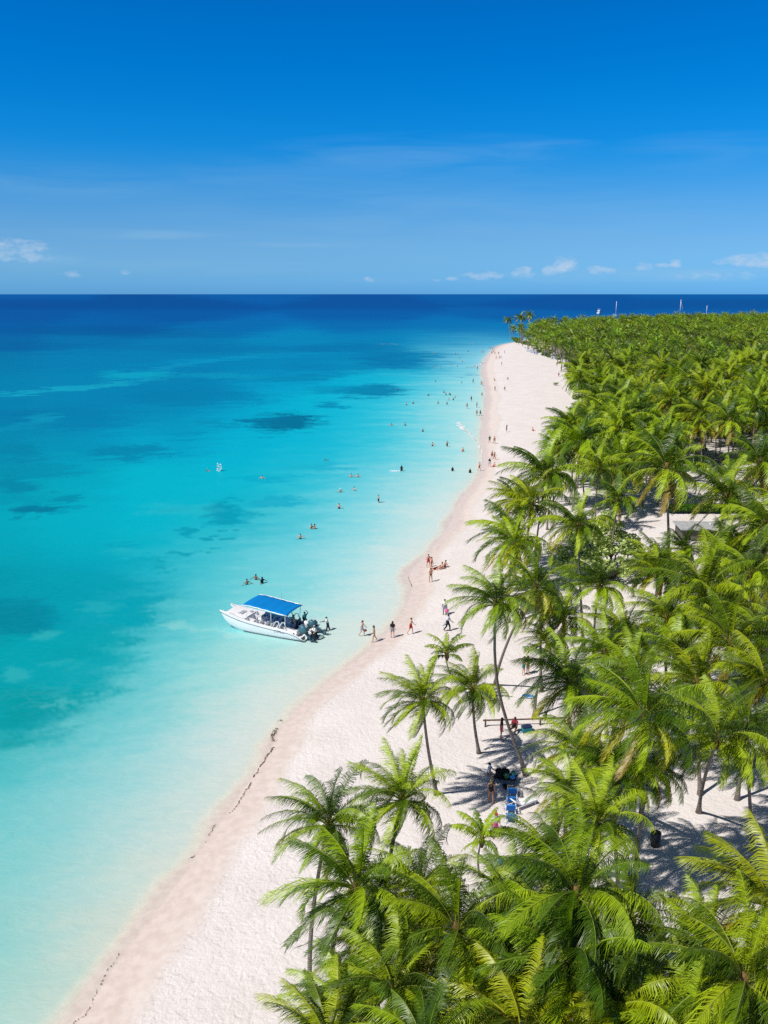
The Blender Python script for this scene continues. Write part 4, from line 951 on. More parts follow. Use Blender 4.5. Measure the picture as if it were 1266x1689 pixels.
P(710, 960, 'folded', 10, "tanned woman in a black bikini standing below the beach group with arms folded", 'tan', 'dark', (BT, 'black'), (B_, 'black'), female=True)
P(718, 939, 'lie', -60, "person lying back on the sand beside the standing beach group", 'light', 'brown', None, (S, 'red'))
P(727, 939, 'sit', -70, "person sitting upright on the sand, left one of two at the group's right end", 'light', 'brown', (BT, 'maroon'), (B_, 'maroon'), female=True)
P(733, 936, 'sit', -60, "person sitting at the far right end of the beach group", 'tan', 'dark', None, (S, 'maroon'))
# farther along the beach
P(790, 777, 'walk', 75, "man in red trunks wading out of the shallows with a long shadow", 'light', 'brown', None, (S, 'red'))
P(807, 770, 'stand', 0, "person in a black top standing in the wash beside a sitting one", 'light', 'dark', (SH, 'black'), (S, 'pale'))
P(814, 770, 'sit', -60, "reddish person sitting in the wash where wet sand meets dry", 'light', 'brown', None, (S, 'red'))
P(811, 757, 'stand', 10, "left one of two sunburnt people standing close on wet sand", 'light', 'brown', None, (S, 'maroon'))
P(815, 759, 'walk', 60, "right one of two sunburnt people standing close on wet sand", 'tan', 'brown', (BT, 'maroon'), (B_, 'maroon'), female=True)
P(807, 731, 'hips', 20, "person in a dark green shirt with arms akimbo by the foam line", 'tan', 'dark', (SH, 'green'), (S, 'green'))
P(815, 732, 'stand', -10, "tanned person standing right of the one in the green shirt", 'tan', 'dark', (BT, 'maroon'), (B_, 'maroon'), female=True)
P(835, 713, 'raise', 60, "person in a dark outfit raising an arm alone on dry white sand", 'light', 'dark', (SH, 'navy'), (S, 'navy'))
P(880, 776, 'stand', 0, "person in red swimwear standing alone high on the white sand near the palms", 'light', 'brown', (BT, 'red'), (B_, 'red'), female=True)
P(879, 711, 'sit', 60, "small reddish figure sitting far up on the open white sand", 'light', 'brown', None, (S, 'red'))
P(921, 622, 'stand', 20, "person in dark clothing standing under the far fringe of palms", 'tan', 'dark', (SH, 'navy'), (S, 'red'))
P(918, 604, 'stand', 0, "distant figure standing where the far palms meet the sand", 'tan', 'dark', (SH, 'black'), (S, 'grey'))
gB = "distant people walking along the waterline"
for i, (a, b, q) in enumerate([(786, 686, 'stand'), (792, 686, 'walk'), (786, 672, 'stand'), (770, 674, 'stand'), (777, 662, 'stand'), (794, 652, 'crouch'), (816, 645, 'stand'), (832, 645, 'stand'), (815, 628, 'crouch'),
   (795, 637, 'stand'), (793, 635, 'walk'), (780, 632, 'stand'), (827, 603, 'stand'), (818, 592, 'walk'), (823, 592, 'stand'), (826, 592, 'hips'), (811, 584, 'stand'), (814, 582, 'stand'), (816, 585, 'walk'), (832, 583, 'stand'), (812, 578, 'stand'), (815, 575, 'stand'), (797, 583, 'stand'), (794, 583, 'stand'), (822, 585, 'walk'), (837, 626, 'crouch'), (787, 610, 'stand'), (808, 577, 'walk')]):
    P(a, b, q, rnd.uniform(-180, 180), "distant person in swimwear on the far stretch of wet sand", rnd.choice(['light', 'tan', 'brown']), rnd.choice(['dark', 'brown']), (BT, 'black') if i % 3 == 0 else None, (B_, 'black') if i % 3 == 0 else (S, rnd.choice(['red', 'navy', 'black', 'maroon'])), group=gB, female=i % 3 == 0)
# in the water
P(407, 964, 'spread', 30, "bather shoulder deep behind the boat, leftmost of three", 'tan', 'dark', None, (S, 'navy'), sub=1.05)
P(422, 956, 'spread', -20, "bather behind the boat, the farthest of three", 'brown', 'dark', None, (S, 'navy'), sub=1.05)
P(432, 962, 'spread', 60, "dark haired bather in black behind the boat, the right one of three", 'brown', 'dark', (SH, 'black'), (S, 'navy'), sub=.95)
P(624, 829, 'raise', -70, "bather standing thigh deep with one arm out, farthest from other swimmers", 'light', 'dark', None, (S, 'navy'), sub=.45)
P(559, 839, 'spread', 0, "pale bather waist deep, nearest below the swimming pair in clear water", 'light', 'dark', None, (S, 'navy'), sub=.85)
P(513, 872, 'folded', 40, "left bather of an embracing pair in clear shallow water", 'light', 'dark', None, (S, 'navy'), sub=1.0)
P(519, 872, 'folded', -50, "right bather of an embracing pair in clear shallow water", 'tan', 'dark', (BT, 'black'), (S, 'black'), sub=1.0, female=True)
P(495, 889, 'spread', 10, "lone bather just below left of the embracing pair", 'light', 'brown', None, (S, 'navy'), sub=.95)
P(432, 789, 'spread', 0, "lone swimmer with only head and shoulders showing over turquoise water", 'light', 'dark', None, (S, 'navy'), sub=1.15)
P(541, 759, 'swim', -80, "swimmer floating flat with a faint wake, above the two upright ones", 'tan', 'dark', None, (S, 'navy'), sub=.02)
P(579, 787, 'spread', 0, "left of two bathers facing each other neck deep", 'light', 'dark', None, (S, 'navy'), sub=1.05)
P(590, 787, 'spread', 0, "right of two bathers facing each other neck deep", 'light', 'brown', None, (S, 'navy'), sub=1.05)
P(561, 812, 'spread', 20, "bather wearing a white cap below the pair", 'light', 'grey', None, (S, 'navy'), sub=1.05, hat='white')
P(584, 809, 'spread', -60, "bather with one arm trailing, below right of the pair", 'light', 'dark', None, (S, 'navy'), sub=1.05)
P(662, 777, 'stand', 0, "bather in a dark top behind a streak of white splash", 'tan', 'dark', (SH, 'black'), (S, 'black'), sub=.6)
P(346, 777, 'swim', -85, "swimmer kicking up a white splash far from shore", 'light', 'brown', None, (S, 'red'), sub=.0)
P(746, 777, 'stand', 0, "bather in black waist deep left of the wading man in red trunks", 'light', 'dark', (SH, 'black'), (S, 'black'), sub=.9)
P(763, 745, 'stand', 0, "bather waist deep just off the small foam line", 'light', 'dark', None, (S, 'red'), sub=.8)
P(737, 737, 'spread', 30, "bather standing thigh deep in dark shorts off the foam line", 'light', 'dark', None, (S, 'black'), sub=.4)
P(713, 736, 'spread', 0, "sunburnt bather waist deep, left of the one in dark shorts", 'light', 'brown', None, (S, 'maroon'), sub=.8)
gW = "distant bathers in the shallow water"
for i, (a, b) in enumerate([(775, 780), (697, 712), (668, 702), (645, 702), (670, 668), (681, 666), (722, 666), (737, 667), (740, 660), (747, 660), (750, 656), (743, 652), (741, 651), (735, 652), (732, 648), (706, 653), (655, 643), (761, 632), (718, 630), (726, 607), (715, 605), (743, 602), (754, 605), (762, 597), (758, 591), (754, 585), (751, 584), (772, 580), (732, 585), (718, 585), (715, 584), (778, 585), (703, 587)]):
    P(a, b, rnd.choice(['stand', 'spread', 'folded']), rnd.uniform(-180, 180), "distant bather in the pale shallows, mostly under water", rnd.choice(['light', 'tan', 'brown']), rnd.choice(['dark', 'brown']), (SH, 'black') if i % 9 == 0 else None, (S, 'black'), group=gW, sub=rnd.uniform(.75, 1.1))
# under the palms
P(805, 1285, 'chair', 60, "man in a white tee sitting by the heap of bags", 'light', 'dark', (SH, 'white'), (S, 'grey'))
P(809, 1325, 'stand', 160, "woman in a black swimsuit standing left of the bag heap", 'tan', 'blond', (SW, 'black'), None, female=True)
P(826, 1219, 'stand', 90, "dark clothed person standing in palm shade before the wooden rail", 'brown', 'dark', (SH, 'black'), (S, 'maroon'))
P(849, 1207, 'chair', -30, "person in a patterned top sitting low beside the wooden rail", 'brown', 'dark', (SH, 'maroon'), (S, 'black'))
P(863, 1113, 'folded', 60, "left of an embracing couple in swimwear between the two leaning trunks", 'light', 'dark', None, (S, 'teal'))
P(870, 1112, 'folded', -60, "right of an embracing couple in swimwear between the two leaning trunks", 'tan', 'dark', (SW, 'green'), None, female=True)
P(816, 1382, 'stand', 20, "person in a red cap and pale shirt behind the very small palm", 'light', 'dark', (SH, 'pale'), (S, 'pink'), hat='red')
P(1012, 752, 'stand', 0, "person in a white shirt in a gap among the palms behind the beach edge", 'light', 'dark', (SH, 'white'), (S, 'navy'))
P(1016, 753, 'stand', 30, "shirtless person in red shorts in a gap among the palms behind the beach edge", 'light', 'dark', None, (S, 'red'))
# ---------------------------------------------------------------- small builders
def box(c, s, rot=None):
    hx, hy, hz = s[0] / 2, s[1] / 2, s[2] / 2
    V = [Vector((x, y, z)) for x in (-hx, hx) for y in (-hy, hy) for z in (-hz, hz)]
    if rot is not None: V = [rot @ v for v in V]
    V = [v + Vector(c) for v in V]
    return V, [(0, 1, 3, 2), (4, 6, 7, 5), (0, 4, 5, 1), (2, 3, 7, 6), (0, 2, 6, 4), (1, 5, 7, 3)]
def ry(a): return Matrix.Rotation(R(a), 3, 'Y')
def rx(a): return Matrix.Rotation(R(a), 3, 'X')
def rzm(a): return Matrix.Rotation(R(a), 3, 'Z')
GEL = simple('white_gelcoat', (.80, .80, .81), .22, .5, .03, 1.5)
CUSH = simple('white_vinyl', (.70, .71, .73), .5, .4, .06, 4)
BLUEC = simple('blue_canvas', (.0, .185, .52), .8, .15, .07, 1.2, bump=.01)
STR = simple('dark_stripe', (.03, .035, .045), .4, .4, .1)
ENG = simple('engine_paint', (.045, .14, .18), .3, .5, .15, 3)
METAL = simple('brushed_metal', (.6, .6, .62), .3, .5, .05, 5, metal=.9)
BLK = simple('black_plastic', (.02, .02, .022), .5, .4, .2)
DECAL = simple('white_decal', (.75, .78, .8), .5, .4, .05)
REDV = simple('red_fabric', (.5, .03, .04), .7, .3, .1)
WOOD = simple('weathered_wood', (.10, .065, .045), .85, .2, .35, 4, bump=.02)
CONC = simple('roof_concrete', (.36, .37, .38), .85, .2, .2, 1.5, bump=.02)
WALLM = simple('hut_wall', (.10, .10, .08), .85, .2, .15, 1.2)
WPLA = simple('white_plastic', (.75, .75, .77), .4, .4, .05)
# ---------------------------------------------------------------- the excursion boat
HD = R(156.5)
b0 = at(500, 1056, .3); org = Vector((b0.x + 1.6 * math.cos(HD - math.pi / 2), b0.y + 1.6 * math.sin(HD - math.pi / 2), 0))
boat = empty('excursion_boat', tuple(org), HD)
tag(boat, "white twin bowed excursion boat with a blue canopy, stern towards the beach", 'boat')
def lerp(x, T): return float(np.interp(x, [a for a, b in T], [b for a, b in T]))
SHEER = [(0, .22), (.35, .42), (.8, .66), (1.5, .84), (2.6, .93), (4.2, 1.02), (6.5, 1.22), (8.5, 1.48), (10, 1.72)]
OUT = [(0, 1.55), (3, 1.62), (6, 1.60), (7.5, 1.50), (8.6, 1.33), (9.4, 1.16), (10, 1.02)]
KEEL = [(0, -.38), (6.5, -.38), (7.8, -.20), (8.8, .25), (9.5, .85), (10, 1.62)]
INN = [(0, .50), (6.5, .52), (8, .62), (9.2, .84), (10, 1.00)]
xs = [0, .35, .8, 1.5, 2.6, 3.6, 4.6, 5.6, 6.5, 7.2, 7.9, 8.6, 9.1, 9.5, 9.8, 10.0]
def demi(sg):
    V = []; Fq = []
    for x in xs:
        zs = lerp(x, SHEER); yo = lerp(x, OUT); zk = lerp(x, KEEL); yi = lerp(x, INN); yc = (yo + yi) / 2
        zc = max(zk + .02, min(zs - .05, .12 + .35 * max(0, (x - 6.5) / 3.5)))
        zc2 = zk + (zc - zk) * .5
        prof = [(yo, zs), (yo + .015, zs - (zs - zc) * .35), (yo - .03, zc + (zs - zc) * .2), (yo - .10, zc), (yo - .22 if yo - yi > .4 else yc, zc2), (yc, zk), (yi, zc), (yi, zs - .04)]
        V += [Vector((x, sg * a, b)) for a, b in prof]
    n = 8
    for i in range(len(xs) - 1):
        for j in range(n - 1):
            a = i * n + j; q = (a, a + 1, a + 1 + n, a + n); Fq.append(q if sg < 0 else q[::-1])
    Fq.append(tuple(range(n)) if sg > 0 else tuple(range(n))[::-1])
    return V, Fq
hullparts = [demi(1), demi(-1)]
mesh_obj('hull', join(hullparts), GEL, boat)
# decks: side decks, foredeck with the notch between the bows, cockpit sole and bulkheads
dk = []
def strip(rows):
    V = []; Fq = []
    for r_ in rows: V += [Vector(q) for q in r_]
    n = len(rows[0])
    for i in range(len(rows) - 1):
        for j in range(n - 1):
            a = i * n + j; Fq.append((a, a + 1, a + 1 + n, a + n))
    return V, Fq
for sg in (1, -1):
    dk.append(strip([[(x, sg * (lerp(x, OUT)), lerp(x, SHEER) + .003), (x, sg * (lerp(x, OUT) - .10), lerp(x, SHEER) + .03), (x, sg * (lerp(x, OUT) - .30), lerp(x, SHEER) + .02), (x, sg * (lerp(x, OUT) - .32), .34)] for x in np.linspace(1.2, 6.9, 14)]))
rows = []
for x in list(np.linspace(6.9, 9.2, 8)):
    yo = lerp(x, OUT); zs = lerp(x, SHEER); rows.append([(x, y_ * yo, zs + .004 + .07 * (1 - y_ * y_)) for y_ in np.linspace(-1, 1, 9)])
dk.append(strip(rows))
for sg in (1, -1):   # the two prongs
    dk.append(strip([[(x, sg * lerp(x, INN), lerp(x, SHEER) + .01), (x, sg * (lerp(x, INN) + lerp(x, OUT)) / 2, lerp(x, SHEER) + .03), (x, sg * lerp(x, OUT), lerp(x, SHEER) + .004)] for x in (9.2, 9.5, 9.8, 10)]))
dk.append(box((9.15, 0, 1.32), (.1, 1.7, .46)))
dk.append(box((3.7, 0, .30), (6.5, 2.56, .08)))
dk.append(box((6.93, 0, .80), (.08, 2.56, .95)))
dk.append(box((.40, 0, .22), (.72, 1.0, .10)))
mesh_obj('deck', join(dk), GEL, boat, smooth=False)
for sg in (1, -1):
    mesh_obj('rub_stripe', tube([(x, sg * (lerp(x, OUT) + .012), max(.10, lerp(x, SHEER) - .17 - .02 * x / 10)) for x in (0.05, .4, .8, 1.2, 1.8, 2.6, 3.4, 4.4, 5.5, 6.5, 7.5, 8.6, 9.3, 9.95)], [.026] * 14, 6), STR, boat)
    mesh_obj('boot_stripe', tube([(x, sg * (lerp(x, OUT) - .075), .10) for x in (.1, 1.5, 3, 4.5, 6, 7)], [.025] * 6, 5), STR, boat)
mesh_obj('deck_hatch', box((7.9, .1, 1.475), (.62, .95, .05)), simple('hatch_grey', (.35, .36, .38), .5), boat, bevel=.02, smooth=False)
mesh_obj('deck_hatch', box((7.25, -.62, 1.40), (.35, .42, .05)), simple('hatch_grey', (.35, .36, .38), .5), boat, bevel=.02, smooth=False)
for sg in (1, -1):
    mesh_obj('cleat', join([box((9.5, sg * 1.03, lerp(9.5, SHEER) + .07), (.22, .03, .03)), box((9.5, sg * 1.03, lerp(9.5, SHEER) + .04), (.06, .04, .05))]), METAL, boat)
    pts = [(x, sg * (lerp(x, OUT) - .12), lerp(x, SHEER) + (.22 if 0 < i < 5 else .03)) for i, x in enumerate((6.6, 6.7, 7.3, 8.0, 8.6, 8.7))]
    mesh_obj('bow_rail', tube(pts, [.018] * 6, 6), METAL, boat)
for x in (6.15, 5.45, 4.75, 4.05, 3.35):
    for sg in (1, -1):
        bch = mesh_obj('bench', join([box((x, sg * .80, .55), (.42, .86, .40)), box((x - .02, sg * .80, .78), (.44, .90, .08))]), GEL, boat, smooth=False, bevel=.025)
        mesh_obj('backrest', box((x - .24, sg * .80, .98), (.09, .90, .60), ry(-9)), CUSH, bch, smooth=False, bevel=.03)
for (x, y_, c_) in ((6.0, .6, REDV), (2.35, -.9, REDV)):
    mesh_obj('life_jacket', ball((x, y_, .92), (.16, .22, .10), 8, 5), c_, boat)
con = mesh_obj('console', join([box((2.75, -.75, .80), (.55, .9, .95)), box((2.58, -.75, 1.35), (.25, .85, .25), ry(25))]), GEL, boat, smooth=False, bevel=.05)
mesh_obj('steering_wheel', tube([(2.38 + .0, -.75 + .17 * math.cos(a), 1.32 + .17 * math.sin(a)) for a in np.linspace(0, 6.283, 13)], [.018] * 13, 5), BLK, con)
mesh_obj('helm_seat', join([box((1.95, -.75, .72), (.45, .6, .7)), box((1.72, -.75, 1.2), (.1, .6, .5))]), simple('dark_vinyl', (.05, .07, .09), .5), boat, smooth=False, bevel=.04)
for i, x in enumerate((3.05, 2.35)):     # slanting white side frames
    for sg in (1, -1):
        pts = [(x + .55, sg * 1.40, .95), (x + .15, sg * 1.38, 1.62), (x - .12, sg * 1.36, 1.68), (x - .38, sg * 1.40, .95)]
        mesh_obj('side_frame', tube(pts, [.045] * 4, 6), GEL, boat)
L_b = mesh_obj('stern_bench', join([box((1.15, .55, .52), (.50, 1.5, .38)), box((.92, .55, .80), (.12, 1.5, .42)), box((1.35, 1.15, .60), (.9, .22, .36))]), GEL, boat, smooth=False, bevel=.06)
mesh_obj('cushion', box((1.20, .52, .75), (.42, 1.35, .09)), CUSH, L_b, smooth=False, bevel=.03)
mesh_obj('engine_box', box((1.25, -.75, .60), (.7, .9, .5)), GEL, boat, smooth=False, bevel=.06)
# canopy: cloth over bowed frame, posts
cz = lambda x, y_: 2.66 + .10 * (x - 1.85) - .08 * (y_ / 1.6) ** 2 - .14 * max(0, (x - 5.6) / 1.3) ** 2 - .04 * math.sin(x * 3.1) ** 2
rows = [[(x, y_, cz(x, y_)) for y_ in np.linspace(-1.62, 1.62, 9)] for x in np.linspace(1.8, 6.85, 20)]
V, Fq = strip(rows); n0 = len(V)
V2 = [v - Vector((0, 0, .035)) for v in V]; nn = 9; m_ = 20
F2 = [tuple(i + n0 for i in f[::-1]) for f in Fq]
side = [(i, i + 1, i + 1 + n0, i + n0) for i in range(nn - 1)] + [((m_ - 1) * nn + i, (m_ - 1) * nn + i + n0, (m_ - 1) * nn + i + 1 + n0, (m_ - 1) * nn + i + 1) for i in range(nn - 1)]
side += [(i * nn, i * nn + n0, (i + 1) * nn + n0, (i + 1) * nn) for i in range(m_ - 1)] + [(i * nn + nn - 1, (i + 1) * nn + nn - 1, (i + 1) * nn + nn - 1 + n0, i * nn + nn - 1 + n0) for i in range(m_ - 1)]
can = mesh_obj('canopy', (V + V2, Fq + F2 + side), BLUEC, boat)
for sg in (1, -1):
    mesh_obj('canopy_rail', tube([(x, sg * 1.65, cz(x, 1.62) - .01) for x in np.linspace(1.78, 6.9, 12)], [.04] * 12, 6), GEL, can)
    for x in (2.0, 3.6, 5.2, 6.4):
        mesh_obj('canopy_post', tube([(x + .1, sg * 1.45, lerp(x, SHEER)), (x, sg * 1.56, cz(x, 1.6) - .02)], [.03, .026], 7), GEL, boat)
mesh_obj('aerial', tube([(4.0, -1.35, 3.0), (4.05, -1.36, 3.7)], [.012, .006], 5), BLK, boat)
def outboard(y_, tilt):
    e = mesh_obj('outboard_motor', ([], []), ENG, boat); e.location = (-.22, y_, .62); e.rotation_euler = (0, R(tilt), 0); e.scale = (1.2, 1.2, 1.2)
    prof = [(-.30, .34), (-.34, .60), (-.26, .86), (-.02, .98), (.24, .92), (.34, .66), (.32, .36), (.18, .26), (-.18, .26)]
    V = []; Fq = []
    for i, (w_, k_) in enumerate(((-.30, .80), (-.24, .95), (-.1, 1.0), (.1, 1.0), (.24, .95), (.30, .80))):
        V += [Vector((a * k_, w_, .6 + (b - .6) * k_)) for a, b in prof]
    n = len(prof)
    for i in range(5):
        for j in range(n):
            a = i * n + j; b = i * n + (j + 1) % n; Fq.append((a, b, b + n, a + n))
    Fq += [tuple(range(n))[::-1], tuple(range(5 * n, 6 * n))]
    mesh_obj('cowling', (V, Fq), ENG, e)
    mesh_obj('cowl_mark', join([box((-.40, -.11, .74), (.02, .07, .26), rx(20)), box((-.40, .0, .74), (.02, .07, .26), rx(-20)), box((-.40, .12, .70), (.02, .06, .22)), box((0, .0, 1.0), (.30, .07, .02))]), DECAL, e, smooth=False)
    mesh_obj('midsection', join([tube([(0, 0, .30), (.0, 0, -.05), (-.02, 0, -.55)], [.17, .11, .07], 8), box((-.1, 0, -.50), (.42, .30, .03))]), ENG, e)
    mesh_obj('gearcase', join([tube([(.26, 0, -.72), (.05, 0, -.72), (-.25, 0, -.72), (-.34, 0, -.72)], [.02, .085, .075, .03], 8), box((-.02, 0, -.88), (.22, .03, .28))]), ENG, e)
    bl = [ball((-.36, .12 * math.cos(a), -.72 + .12 * math.sin(a)), (.02, .05 + .06 * abs(math.cos(a)), .05 + .06 * abs(math.sin(a))), 8, 5) for a in (0.5, 2.6, 4.7)]
    mesh_obj('propeller', join(bl), BLK, e)
outboard(1.05, 38); outboard(-1.05, 58)
lad = []
for sg in (-.18, .18): lad.append(tube([(.05, sg, .30), (-.25, sg, .25), (-.62, sg, -.45)], [.02] * 3, 6))
for q in (.2, .5, .8): lad.append(tube([(-.25 - .37 * q, -.18, .25 - .7 * q), (-.25 - .37 * q, .18, .25 - .7 * q)], [.016] * 2, 5))
mesh_obj('ladder', join(lad), METAL, boat)
mesh_obj('hull_lettering', join([box((2.2 + i * .17, 1.635, .66), (.07 if i % 2 else .10, .012, .05)) for i in range(7)] + [box((2.9, 1.628, .80), (.7, .012, .05))]), STR, boat, smooth=False)
# people on and by the boat
def onboat(x, y_, z, pose, hd, *a, **k):
    q = boat_m @ Vector((x, y_, z)); return person(q, pose, hd, *a, **k)
boat_m = Matrix.Translation(org) @ Matrix.Rotation(HD, 4, 'Z')
onboat(.35, .35, .28, 'stand', 150, 'dark', 'dark', (SH, 'white'), (S, 'maroon'), "man in a white shirt and red shorts standing on the boat's stern platform")
onboat(1.9, -.1, .36, 'reach', -60, 'dark', 'dark', (SH, 'khaki'), (TR, 'grey'), "crewman in a light vest under the rear edge of the blue canopy")
onboat(1.3, -1.1, .36, 'raise', 30, 'dark', 'dark', (SH, 'teal'), (TR, 'navy'), "crewman in dark clothes raising an arm to his head behind the canopy")
onboat(-.05, -.15, .28, 'crouch', 40, 'brown', 'dark', (SH, 'white'), (S, 'grey'), "person in a white hat crouching at the top of the boat's ladder", hat='white')
P(521, 1056, 'reach', -110, "man in a white shirt standing in the shallows at the boat's ladder", 'dark', 'dark', (SH, 'white'), (TR, 'black'), sub=.25)
P(540.5, 1040, 'reach', -100, "man in a white shirt pushing on the far outboard motor", 'dark', 'dark', (SH, 'white'), (TR, 'navy'), sub=.25)
# ---------------------------------------------------------------- things under the palms
BLUEP = simple('blue_fabric', (.02, .22, .62), .7, .2, .12, 5)
def chair_thing(loc, rz, label, group):
    c = empty('beach_chair', tuple(loc), rz); tag(c, label, 'chair', group)
    mesh_obj('frame', join([tube([(sx * .30, -.30, 0), (sx * .30, -.26, .34), (sx * .30, .22, .30), (sx * .28, .52, .85)], [.022] * 4, 6) for sx in (-1, 1)] + [tube([(sx * .30, .40, 0), (sx * .30, .10, .34)], [.022] * 2, 6) for sx in (-1, 1)] + [tube([(sx * .33, -.30, .52), (sx * .33, .30, .54)], [.03] * 2, 6) for sx in (-1, 1)]), WPLA, c)
    mesh_obj('seat', box((0, -.03, .33), (.58, .56, .05), rx(-4)), BLUEP, c, smooth=False, bevel=.02)
    mesh_obj('backrest', box((0, .38, .58), (.58, .06, .66), rx(-30)), BLUEP, c, smooth=False, bevel=.02)
    return c
for i, (px, py) in enumerate([(845, 1312), (843, 1326), (841, 1340), (841, 1354)]):
    chair_thing(atg(px, py), R(170 + i * 3), ["blue beach chair at the far end of the row of four near the bag heap", "blue beach chair second from the bag heap in the row of four", "blue beach chair third from the bag heap in the row of four", "blue beach chair with a white towel, nearest in the row of four"][i], "blue beach chairs in a row under the palms")
def lounger(loc, rz, mat, label, group, back=35):
    c = empty('sun_lounger', tuple(loc), rz); tag(c, label, 'sun lounger', group)
    mesh_obj('frame', join([tube([(sx * .30, -.95, .28), (sx * .30, .95, .28)], [.025] * 2, 6) for sx in (-1, 1)] + [tube([(sx * .28, yy, 0), (sx * .28, yy, .28)], [.022] * 2, 6) for sx in (-1, 1) for yy in (-.8, .7)]), WPLA, c)
    mesh_obj('mattress', box((0, -.3, .34), (.60, 1.25, .07)), mat, c, smooth=False, bevel=.02)
    mesh_obj('backrest', box((0, .58, .52), (.60, .70, .07), rx(back)), mat, c, smooth=False, bevel=.02)
    return c
PALEB = simple('pale_blue_mesh', (.30, .42, .62), .7, .2, .12, 5)
lounger(atg(862, 1330), R(120), simple('white_towel', (.75, .76, .8), .9, .1), "white towelled lounger right of the row of blue chairs", None)
lounger(atg(846, 1440), R(70), BLUEP, "blue lounger mostly hidden by fronds left of the tall central palm", None)
gl_ = [lounger((0, 0, 0), 0, PALEB, "pale blue sun lounger among many crowded below the far headland palms", "pale sun loungers crowded on the far sand"),
       lounger((0, 0, 0), 0, simple('navy_mesh', (.08, .14, .34), .7), "pale blue sun lounger among many crowded below the far headland palms", "pale sun loungers crowded on the far sand")]
lr_ = random.Random(4); first = [True, True]
for i in range(46):
    u = lr_.random(); px = 868 + 50 * u + lr_.uniform(-3, 3); py = 577 + 14 * u + lr_.uniform(-4, 3)
    k = lr_.randrange(2)
    if first[k]: c = gl_[k]; first[k] = False
    else: c = copy_tree(gl_[k])
    c.location = atg(px, py); c.rotation_euler = (0, 0, lr_.uniform(0, 6.28))
# bags heaped on a low table
tb = atg(833, 1290)
tbl = empty('low_table', tuple(tb), R(-20)); tag(tbl, "low black table almost hidden under a heap of bags", 'table')
mesh_obj('tabletop', box((0, 0, .42), (1.5, .95, .05)), BLK, tbl, smooth=False, bevel=.02)
for sx in (-1, 1):
    for sy_ in (-1, 1): mesh_obj('leg', tube([(sx * .68, sy_ * .42, 0), (sx * .62, sy_ * .38, .40)], [.03, .03], 6), BLK, tbl)
gbag = "bags heaped on the low table"
for i, (x, y_, z, r_, m, lab) in enumerate([(-.5, .2, .45, (.26, .20, .19), 'black', "black holdall at the left back of the heap"), (.0, .22, .45, (.30, .20, .2), 'navy', "navy bag at the back middle of the heap"), (.48, .2, .45, (.24, .2, .17), 'teal', "teal bag at the right back of the heap"),
    (-.35, -.22, .45, (.28, .2, .18), 'black', "black rucksack at the left front of the heap"), (.12, -.22, .45, (.22, .18, .2), 'green', "green bag in the front middle of the heap"), (.52, -.2, .45, (.2, .17, .14), 'blue', "blue bag at the right front of the heap"), (-.1, .0, .74, (.28, .2, .13), 'black', "black sack on top of the heap"), (-.35, .45, .0, (.25, .2, .2), 'khaki', "tan bag on the sand behind the table"), (.2, -.75, .0, (.32, .2, .15), 'black', "flat black bag on the sand before the table")]):
    bg_ = empty('bag', tuple(tb + Matrix.Rotation(R(-20), 3, 'Z') @ Vector((x, y_, z))), R(i * 37)); tag(bg_, lab, 'bag', gbag)
    mesh_obj('body', ball((0, 0, r_[2]), r_, 10, 7), cloth(m), bg_)
    mesh_obj('strap', tube([(-r_[0] * .6, 0, r_[2] * 1.7), (-.06, 0, r_[2] * 2 + .12), (.06, 0, r_[2] * 2 + .12), (r_[0] * .6, 0, r_[2] * 1.7)], [.016] * 4, 5), BLK, bg_)
cl_ = empty('cool_box', tuple(atg(868, 1207)), R(15)); tag(cl_, "dark teal cool box by the seated person at the wooden rail", 'cool box')
mesh_obj('body', box((0, 0, .22), (.75, .42, .42)), cloth('teal'), cl_, smooth=False, bevel=.03); mesh_obj('lid', box((0, 0, .47), (.78, .45, .07)), cloth('navy'), cl_, smooth=False, bevel=.02)
pk = holds('pink_bag', 735, 1014.5, 1.05, join([ball((0, 0, .0), (.22, .14, .24), 9, 7), tube([(-.12, 0, .2), (-.05, 0, .38), (.05, 0, .38), (.12, 0, .2)], [.012] * 4, 5)]), cloth('pink'), "bright pink bag hanging from the hand of the white shirted person", 'bag')
pk.name = 'shoulder_bag'; p_ = atg(733, 1014); pk.location = p_ + Vector((.22, -.10, .48))
hb = mesh_obj('shoulder_bag', join([ball((0, 0, 0), (.16, .10, .14), 8, 6), tube([(-.1, 0, .1), (0, 0, .3), (.1, 0, .1)], [.01] * 3, 5)]), cloth('maroon')); hb.location = atg(597, 1049) + Vector((.32, -.05, .62)); tag(hb, "dark red handbag carried by the woman wading ashore", 'bag')
hb = mesh_obj('shoulder_bag', join([ball((0, 0, 0), (.16, .12, .16), 8, 6), tube([(-.1, 0, .1), (0, 0, .28), (.1, 0, .1)], [.01] * 3, 5)]), cloth('pale')); hb.location = atg(738, 1041) + Vector((-.42, .0, .72)); tag(hb, "pale bag carried by the striding person in dark trousers", 'bag')
